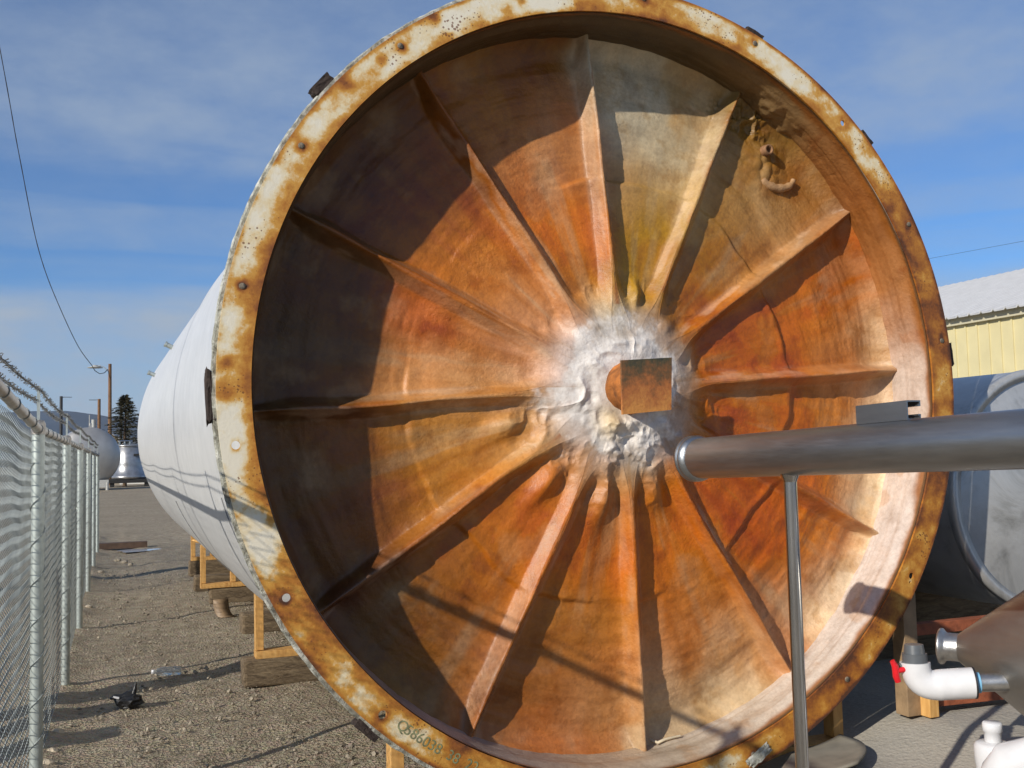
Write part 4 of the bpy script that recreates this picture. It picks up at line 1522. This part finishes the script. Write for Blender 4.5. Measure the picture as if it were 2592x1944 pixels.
# ================================================================== PIPE ON A LEG
E0 = at_depth(1756, 1161, 4.2)
E1 = at_depth(2592, 1111, 2.77)
PD = (E1 - E0).normalized()
E2 = E0 + PD * 3.4
pipe = thing('steel_pipe_stand', 'long stainless steel pipe on a thin leg crossing in front of the rusty rim', 'pipe', (E0.x, E0.y, 0))
b = MB()
b.tube([E0 + PD * .05, E0 + PD * 1.0, E2], 0.0815, 64)
keep(b.build('pipe', M['steel']), pipe)
b = MB()
b.lathe([(0.0, 0.012), (0.060, 0.012), (0.066, 0.0), (0.090, 0.0), (0.0945, 0.004), (0.0945, 0.012), (0.088, 0.017), (0.088, 0.021), (0.0945, 0.026), (0.0945, 0.034), (0.090, 0.040), (0.083, 0.058), (0.080, 0.058)], E0 - PD * .004, PD, 64)
keep(b.build('end_ferrule', M['steel']), pipe)


def along(px, py0=None):
    """point of the pipe axis seen at photo column px"""
    best = None
    for k in range(0, 2000):
        q = E0 + PD * (k * 0.0016)
        v = q - EYE
        x = 1296 + 2600 * v.dot(CR) / v.dot(CF)
        if best is None or abs(x - px) < best[0]:
            best = (abs(x - px), q)
    return best[1]


L0 = along(1997)
b = MB()
b.tube([L0 - Vector((0, 0, .06)), (L0.x, L0.y, 0.0)], 0.0235, 32)
b.lathe([(0.0235, -.103), (0.025, -.097), (0.03, -.085), (0.034, -.075)], L0, (0, 0, 1), 32)
leg = keep(b.build('leg', M['bright_steel']), pipe)
b = MB()
b.lathe([(0.0, .004), (.07, .004), (.07, -.012), (.0, -.012)], (L0.x, L0.y, .012), (0, 0, 1), 24)
keep(b.build('foot', M['steel']), leg)
L1 = E0 + PD * 3.1
b = MB()
b.tube([L1 - Vector((0, 0, .06)), (L1.x, L1.y, 0.0)], 0.0235, 32)
keep(b.build('leg', M['bright_steel']), pipe)
# strut channel on top
B0, B1 = along(2188), along(2318)
up = Vector((0, 0, 1))
sd = PD.cross(up).normalized()
sec = [(-.030, 0), (.030, 0), (.030, .056), (.012, .056), (.012, .044), (.0165, .044), (.0165, .0515), (.0255, .0515), (.0255, .0045), (-.0255, .0045), (-.0255, .0515), (-.0165, .0515), (-.0165, .044), (-.012, .044), (-.012, .056), (-.030, .056)]
b = MB()
# the channel lies on its side, its slot facing right
vs = []
for P in (B0, B1):
    for (a, h) in sec:
        vs.append(P + up * (.0815 + .030 + a - .004) + sd * (.028 - h))
m_ = len(sec)
fs = [(k, (k + 1) % m_, m_ + (k + 1) % m_, m_ + k) for k in range(m_)] + [tuple(range(m_))[::-1], tuple(range(m_, 2 * m_))]
b.add(vs, fs)
keep(b.build('strut_channel', M['steel']), pipe)

# ================================================================== CONE-BOTTOM TANK, lower right
NZ = at_depth(2392, 1636, 4.35)
CAX = (CR * 0.80 + CF * -0.60)
CAX.z = 0
CAX = (CAX.normalized() + Vector((0, 0, -0.0))).normalized()
HA = R(37)
cone = thing('conical_tank', 'brushed stainless cone bottom tank lying on its side at the right edge', 'tank', (NZ.x, NZ.y, 0))
b = MB()
r0 = 0.060
ln = 1.15
prof = [(r0, 0.06)]
for k in range(1, 30):
    u = k / 29
    prof.append((r0 + ln * u * math.tan(HA), 0.06 + ln * u))
b.lathe(prof, NZ, CAX, 128)
rb = prof[-1][0]
b.lathe([(rb, prof[-1][1]), (rb, prof[-1][1] + 1.6), (0, prof[-1][1] + 1.75)], NZ, CAX, 96)
body = keep(b.build('body', M['cone']), cone)
b = MB()
b.lathe([(0.0, 0.012), (0.052, 0.012), (0.056, 0.0), (0.072, 0.0), (0.075, 0.004), (0.075, 0.012), (0.062, 0.022), (0.058, 0.03), (0.058, 0.09)], NZ - CAX * .02, CAX, 48)
keep(b.build('outlet_ferrule', M['satin']), cone)
# PVC elbow on a steel stub
S0 = at_depth(2508, 1727, 4.05)
S1 = at_depth(2474, 1728, 4.06)
S2 = at_depth(2360, 1735, 4.10)
S3 = at_depth(2313, 1662, 4.12)
ldir = (S1 - S0).normalized()
b = MB()
b.tube([S0 - ldir * .10, S1], 0.036, 28)
keep(b.build('stub', M['satin']), cone)
b = MB()
b.tube([S1 + ldir * -.008, S1 + ldir * 0.012], 0.040, 28)
keep(b.build('gasket', M['blue']), cone)
b = MB()
p0 = S1 + ldir * .010
p1 = at_depth(2385, 1733, 4.09)
p3 = at_depth(2316, 1676, 4.12)
ctl = at_depth(2318, 1742, 4.11)
pts = [p0, p0 + (p1 - p0) * .5, p1]
for k in range(1, 13):
    u = k / 12
    pts.append(p1 * (1 - u) ** 2 + ctl * (2 * u * (1 - u)) + p3 * u ** 2)
b.tube(pts, [0.060] * 4 + [0.058] * (len(pts) - 4), 40)
elb = keep(b.build('elbow', M['pvc']), cone)
b = MB()
b.tube([p0 - ldir * .001, p0 + ldir * .006], 0.0615, 40)
keep(b.build('gasket_ring', M['black_line']), cone)
edir = (pts[-1] - pts[-2]).normalized()
b = MB()
b.tube([p3 - edir * .01, p3 + edir * .035], 0.048, 28)
q = p3 + edir * .02
b.tube([q, q + edir * .05], [0.043, 0.036], 28)
b.tube([q + CR * .03, q - CR * .055 - CU * .045], 0.020, 16)
val = keep(b.build('valve', M['grey_pvc']), cone)
b = MB()
hq = at_depth(2266, 1699, 4.10)
b.tube([hq + CU * .042 - CR * .012, hq + CU * .02, hq - CU * .02 + CR * .004, hq - CU * .042 + CR * .012], [.010, .014, .014, .012], 10)
b.tube([hq, hq + CR * .05 + CU * .01], .011, 10)
keep(b.build('handle', M['red']), val)
# lower white fitting
T0 = at_depth(2515, 1905, 3.75)
fit = thing('white_pvc_fitting', 'large white plastic tee fitting at the lower right corner', 'pipe fitting', (T0.x, T0.y, 0))
b = MB()
b.lathe([(0.050, -.60), (0.058, -.30), (0.061, -.14), (0.062, -.03), (0.066, .0), (0.066, .045), (0.058, .055), (0.050, .058), (0.030, .06)], T0 + Vector((0, 0, -.02)), (0, 0, 1), 48)
keep(b.build('body', M['pvc']), fit)
b = MB()
b.lathe([(0.029, .03), (0.029, .075), (0.034, .078), (0.034, .105), (0.030, .11), (0.0, .11)], T0 + Vector((0, 0, 0)), (0, 0, 1), 32)
keep(b.build('neck', M['pvc']), fit)
b = MB()
q0 = at_depth(2530, 1990, 3.62)
q1 = at_depth(2560, 1930, 3.58)
q2 = at_depth(2680, 1905, 3.5)
b.tube([q0 - CU * .25, q0, q0 * .5 + q1 * .5 - CR * .008, q1, q2, q2 + CR * .3], 0.072, 40)
keep(b.build('elbow', M['pvc']), fit)

# crate of timber behind the cone
C0 = on_ground(2312, 1812, .27)
C0.z = .265
cr = thing('wooden_pallet_stand', 'wooden stand with a tall post and a reddish board behind the cone tank', 'wooden stand', C0)
b = MB()
b.box((C0.x + .015, C0.y + .05, C0.z + .32), (.085, .09, .64), None, .004)
keep(b.build('post', M['shaded_lumber']), cr)
b = MB()
b.box((C0.x + .085, C0.y, C0.z + .06), (.06, .12, .12), None, .004)
keep(b.build('block', M['lumber']), cr)
b = MB()
b.box((C0.x + .46, C0.y - .02, C0.z + .075), (.68, .04, .075), Matrix.Rotation(-.08, 3, 'Z'), .003)
b.box((C0.x + .46, C0.y + .04, C0.z + .126), (.68, .10, .022), Matrix.Rotation(-.08, 3, 'Z'), .003)
keep(b.build('board', M['red_wood']), cr)
b = MB()
b.box((C0.x + .42, C0.y + .10, C0.z + .42), (.86, .06, .06), None, .003)
keep(b.build('cross_bar', M['red_wood']), cr)

# ================================================================== STAINLESS TANK behind, right
SC0 = Vector((5.16, 4.60, 1.375))
RT = 0.715
st = thing('stainless_drum_tank', 'round stainless steel tank with a rimmed end lying behind the rusty rim', 'tank', (SC0.x, SC0.y, SC0.z - RT))
b = MB()
b.lathe([(RT, 0.0), (RT, 5.5), (0.0, 5.7)], SC0, (0, 1, 0), 96)
keep(b.build('shell', M['dull']), st)
b = MB()
b.lathe([(0.0, -.10), (.2, -.095), (.4, -.065), (.57, -.02), (RT - .04, .012), (RT - .015, .02)], SC0, (0, 1, 0), 96)
keep(b.build('end_dish', M['dull']), st)
b = MB()
b.lathe([(RT - .042, .012), (RT - .05, -.006), (RT + .008, -.006), (RT + .008, .05), (RT - .006, .05)], SC0, (0, 1, 0), 96)
keep(b.build('rim_band', M['dull']), st)
for y in (1.0, 5.5):
    b = MB()
    b.box((SC0.x, SC0.y + y, .45), (1.2, .2, .50), None, .01)
    keep(b.build('support_beam', M['timber']), st)

# ================================================================== YELLOW BUILDING
bl = thing('yellow_warehouse', 'pale yellow metal warehouse with a white ribbed roof behind the tank', 'building', (17.2, 24, 0))
EZ, EX = 4.42, 17.2
RX, RZ = 26.0, 6.9
Y0, Y1 = 2.0, 30.2
b = MB()
b.box((EX + .1, (Y0 + Y1) / 2, EZ / 2), (.2, Y1 - Y0, EZ))
y = Y0
while y < Y1:
    b.box((EX - .012, y, EZ / 2), (.03, .045, EZ - .02))
    y += .31
b.box(((EX + 34) / 2, Y1 - .1, EZ / 2), (34 - EX, .2, EZ - .01))
b.box(((EX + 34) / 2, Y0 + .1, EZ / 2), (34 - EX, .2, EZ - .01))
wall = keep(b.build('wall', M['yellow']), bl)
b = MB()
b.box((EX - .05, (Y0 + Y1) / 2, EZ - .08), (.14, Y1 - Y0 + .1, .2))
keep(b.build('eave_trim', M['trim']), bl)
b = MB()
b.box((EX - .03, (Y0 + Y1) / 2, .35), (.05, Y1 - Y0 - .02, .7))
keep(b.build('base_band', M['brown_trim']), bl)
# ribbed roof as one folded sheet
vs, fs = [], []
ys, zz = [], []
y = Y0 - .2
while y < Y1 + .2:
    ys += [y, y + .22, y + .25, y + .29]
    zz += [0, 0, .035, .035]
    y += .32
sl_ = (RZ - EZ) / (RX - EX)
for yy, dz in zip(ys, zz):
    vs += [(EX - .3, yy, EZ + .06 - .3 * sl_ + dz), (RX, yy, RZ + .06 + dz), (RX + (RX - EX), yy, EZ + .06 + dz)]
for k in range(len(ys) - 1):
    fs += [(3 * k, 3 * k + 1, 3 * k + 4, 3 * k + 3), (3 * k + 1, 3 * k + 2, 3 * k + 5, 3 * k + 4)]
b = MB()
b.add(vs, fs)
rf = b.build('roof', M['roof'])
sm = rf.modifiers.new('s', 'SOLIDIFY'); sm.thickness = 0.03
keep(rf, bl)

# ================================================================== FAR LEFT BACKGROUND
LP = at_depth(278, 1100, 82)
LG = 82 / 65.0
LT = at_depth(278, 920, 82).z
lamp = thing('street_lamp_pole', 'brown wooden pole carrying a street lamp beyond the fence', 'street lamp', (LP.x, LP.y, 0))
b = MB()
b.tube([(LP.x, LP.y, -.2), (LP.x, LP.y, LT)], [.17, .125], 14)
keep(b.build('pole', M['pole_wood']), lamp)
b = MB()
arm = []
for k in range(9):
    u = k / 8
    arm.append((LP.x - .55 * LG * u, LP.y, LT - .61 * LG + .47 * LG * math.sin(u * math.pi / 2)))
b.tube(arm, .028, 8)
keep(b.build('arm', M['lamp_grey']), lamp)
b = MB()
b.lathe([(q * LG, w * LG) for q, w in ((0.0, .16), (.12, .15), (.2, .06), (.46, .0), (.46, -.03), (.15, -.06), (0, -.07))], (LP.x - .88 * LG, LP.y, LT - .23 * LG), (0, 0, 1), 24)
b.tube([(LP.x - .55 * LG, LP.y, LT - .14 * LG), (LP.x - .85 * LG, LP.y, LT - .13 * LG)], .06, 8)
keep(b.build('lamp_head', M['lamp_grey']), lamp)

# tall pole carrying the other end of the cable
TP = Vector((-2.78, 15.0, 0))
tp = thing('cable_pole', 'tall wooden pole outside the fence holding the far end of the cable', 'pole', TP)
b = MB()
b.tube([(TP.x, TP.y, -.2), (TP.x, TP.y, 14.6)], [.16, .11], 14)
keep(b.build('pole', M['pole_wood']), tp)
cp = [at_y(1296 - 0, 0, 10)]
A_ = at_y(-2, 128, 25)
pts = [(-2.78, 15.0, 14.4)]
ctrl = [Vector((-2.78, 15.0, 14.45)), at_y(2, 135, 25.0), at_y(50, 400, 30.5), at_y(100, 640, 39.0), at_y(150, 775, 50.0), at_y(200, 880, 67.0), at_y(232, 924, 86.5)]
cpts = []
for k in range(len(ctrl) - 1):
    p0 = ctrl[max(k - 1, 0)]; p1 = ctrl[k]; p2 = ctrl[k + 1]; p3 = ctrl[min(k + 2, len(ctrl) - 1)]
    for q in range(10):
        u = q / 10
        cpts.append(0.5 * ((2 * p1) + (p2 - p0) * u + (2 * p0 - 5 * p1 + 4 * p2 - p3) * u * u + (3 * p1 - p0 - 3 * p2 + p3) * u ** 3))
cpts.append(ctrl[-1])
cpts += [at_y(240, 938, 87), at_y(252, 946, 87.5), at_y(264, 944, 87.8), at_y(273, 935, 88)]
b = MB()
b.tube(cpts, [0.0065 + 0.00032 * max(0, p.y - 15) + 0.0016 * math.sin(k * 2.2) for k, p in enumerate(cpts)], 6)
tag(b.build('overhead_cable', M['cable']), 'dark twisted cable hanging from the sky down to the street lamp', 'cable')

for px, py, Z, r, lab, eq in ((155, 1003, 110, .16, 'dark bare utility pole above the fence, leftmost on the horizon', 0), (251, 1010, 110, .16, 'utility pole with a transformer rack left of the street lamp', 1), (306, 1005, 95, .12, 'thin utility pole rising behind the spruce top', 0)):
    P = at_depth(px, py, Z)
    t = thing('utility_pole', lab, 'pole', (P.x, P.y, 0), None)
    b = MB()
    b.tube([(P.x, P.y, -.2), (P.x, P.y, P.z)], [r * 1.15, r], 10)
    keep(b.build('pole', M['cable'] if not eq else M['pole_wood']), t)
    b = MB()
    b.box((P.x + (.5 if not eq else -.45), P.y, P.z - .1), (1.1, .08, .06))
    keep(b.build('cross_arm', M['cable']), t)
    if eq:
        b = MB()
        b.tube([(P.x - .55, P.y, P.z - 3.2), (P.x - .55, P.y, P.z - 2.2)], .22, 10)
        b.box((P.x - .4, P.y, P.z - 3.3), (1.2, .1, .1))
        b.tube([(P.x - .95, P.y, P.z - 3.2), (P.x - .95, P.y, P.z - 1.7)], .05, 6)
        keep(b.build('transformer', M['lamp_grey']), t)

# spruce
TB = at_depth(316, 1100, 78)
tr = thing('spruce_tree', 'dark spruce tree standing between the street lamp and the white tank', 'tree', (TB.x, TB.y, 0))
b = MB()
b.tube([(TB.x, TB.y, -.2), (TB.x, TB.y, 3.5), (TB.x + .05, TB.y, 6.7)], [.16, .1, .02], 8)
keep(b.build('trunk', M['bark']), tr)
V, F = [], []
for k in range(620):
    u = random.random() ** 0.8
    h = 0.5 + 6.3 * u
    rad = (1 - u) ** 0.72 * 2.25 * random.uniform(.35, 1.3) + .07
    a = random.uniform(0, 6.28)
    drop = random.uniform(-.06, .16) * rad
    for s in range(22):
        w = random.random() ** .7
        c = Vector((TB.x + math.cos(a) * rad * w, TB.y + math.sin(a) * rad * w, h + drop * w + .09 * math.sin(w * 3)))
        d = Vector((math.cos(a + random.uniform(-1, 1)), math.sin(a + random.uniform(-1, 1)), random.uniform(-.3, .45))) * random.uniform(.10, .26)
        n = Vector((random.uniform(-1, 1), random.uniform(-1, 1), random.uniform(-1, 1))).normalized() * random.uniform(.015, .05)
        o = len(V)
        V += [c - n, c + n, c + d]
        F.append((o, o + 1, o + 2))
b = MB()
b.add(V, F)
keep(b.build('crown', M['needles'], None, False), tr)

# grey round tank end
G = at_depth(226, 1150, 67)
t = thing('silver_road_tank', 'dull silver horizontal tank with a domed end beyond the fence', 'tank', (G.x, G.y, 0))
b = MB()
pr = [(0.0, -.65)]
for k in range(1, 13):
    a = k / 12 * math.pi / 2
    pr.append((1.92 * math.sin(a), -.65 * math.cos(a)))
pr += [(1.92, 3.2), (0, 3.7)]
b.lathe(pr, (G.x, G.y, 1.82 + .38), (-.12, 1, 0), 48)
keep(b.build('barrel', M['silver']), t)
b = MB()
b.box((G.x + .05, G.y + .2, 1.82 + .38 + 1.93), (.18, .5, .2))
b.tube([(G.x + .05, G.y + .1, 4.1), (G.x + .05, G.y + .1, 4.38)], .09, 8)
keep(b.build('manhole_cover', M['silver']), t)
b = MB()
b.box((G.x + .62, G.y - .45, .42), (1.15, .25, .5), None, .02)
b.tube([(G.x + 1.1, G.y - .5, .0), (G.x + 1.1, G.y - .5, .5)], .10, 10)
keep(b.build('support', M['lamp_grey']), t)

# bright vertical tank on a skid
W = at_depth(328, 1180, 76)
t = thing('upright_silver_tank', 'upright shiny metal tank on a low black skid beside the spruce', 'tank', (W.x, W.y, 0))
b = MB()
b.lathe([(1.05, .56), (1.24, .6), (1.26, .78), (1.12, .84), (1.08, 1.6), (1.0, 2.9), (0.95, 2.93), (1.06, 2.95), (1.06, 3.04), (.8, 3.1), (0, 3.2)], (W.x, W.y, 0), (0, 0, 1), 32)
keep(b.build('vessel', M['silver_bright']), t)
b = MB()
b.box((W.x, W.y, .42), (2.9, 2.3, .28), None, .02)
for dx in (-1.2, 1.2):
    for dy in (-.9, .9):
        b.box((W.x + dx, W.y + dy, .14), (.3, .3, .28))
keep(b.build('skid', M['tyre']), t)
b = MB()
for k in range(3):
    b.tube([(W.x - .7 + .35 * k, W.y - .5, 3.0), (W.x - .7 + .35 * k, W.y - .5, 3.38)], .07, 8)
b.tube([(W.x - .8, W.y - .6, 3.36), (W.x + .2, W.y - .6, 3.36)], .05, 8)
keep(b.build('valve_rack', M['bright_steel']), t)
b = MB()
b.box((W.x + .75, W.y - 1.0, 2.32), (.95, .06, .14))
keep(b.build('black_band', M['tyre']), t)

for px, py, Z, s, mat, lab in ((352, 1110, 85, (3.0, 4.0, 1.5), 'shed', 'small white gabled shed peeping out left of the white tank'), (275, 1094, 100, (2.6, 4.0, 1.0), 'tan', 'small tan hut at the foot of the street lamp')):
    P = at_depth(px, py, Z)
    t = thing('small_shed', lab, 'shed', (P.x, P.y, 0))
    b = MB()
    hw = s[0] / 2
    zt = P.z
    vs = []
    for yy in (P.y, P.y + s[1]):
        vs += [(P.x - hw, yy, 0), (P.x + hw, yy, 0), (P.x + hw, yy, zt - s[2]), (P.x, yy, zt - .05), (P.x - hw, yy, zt - s[2])]
    b.add(vs, [(0, 1, 2, 3, 4), (9, 8, 7, 6, 5), (0, 5, 6, 1), (1, 6, 7, 2), (0, 4, 9, 5)])
    keep(b.build('wall', M[mat]), t)
    b = MB()
    vs = []
    for yy in (P.y - .15, P.y + s[1] + .15):
        vs += [(P.x - hw - .15, yy, zt - s[2] - .05), (P.x, yy, zt), (P.x + hw + .15, yy, zt - s[2] - .05), (P.x - hw - .15, yy, zt - s[2] + .03), (P.x, yy, zt + .08), (P.x + hw + .15, yy, zt - s[2] + .03)]
    b.add(vs, [(0, 1, 4, 3), (1, 2, 5, 4), (6, 9, 10, 7), (7, 10, 11, 8), (0, 6, 7, 1), (1, 7, 8, 2), (3, 4, 10, 9), (4, 5, 11, 10), (0, 3, 9, 6), (2, 8, 11, 5)])
    keep(b.build('roof', M['roof']), t)

# thin line above the warehouse
p0, p1 = at_depth(2350, 655, 60), at_depth(2700, 590, 45)
b = MB()
b.tube([p0 + (p0 - p1) * 1.5, p0, p1, p1 + (p1 - p0) * 1.5], .008, 5)
tag(b.build('power_line', M['cable']), 'thin power line crossing the sky above the warehouse roof', 'cable')


# ================================================================== AIR
hb = MB()
hb.box((500, 4200, 209), (16000, 9600, 424))
hz = hb.build('haze', M['hill'])
hm = bpy.data.materials.new('haze')
hm.use_nodes = True
ht = hm.node_tree
for n in list(ht.nodes):
    ht.nodes.remove(n)
ho = ht.nodes.new('ShaderNodeOutputMaterial')
hv = ht.nodes.new('ShaderNodeVolumePrincipled')
hv.inputs['Color'].default_value = (0.72, 0.82, 0.95, 1)
hv.inputs['Density'].default_value = 0.00003
ht.links.new(hv.outputs[0], ho.inputs['Volume'])
hz.data.materials.clear()
hz.data.materials.append(hm)
tag(hz, 'thin bluish haze over the distance', None, None, 'stuff')
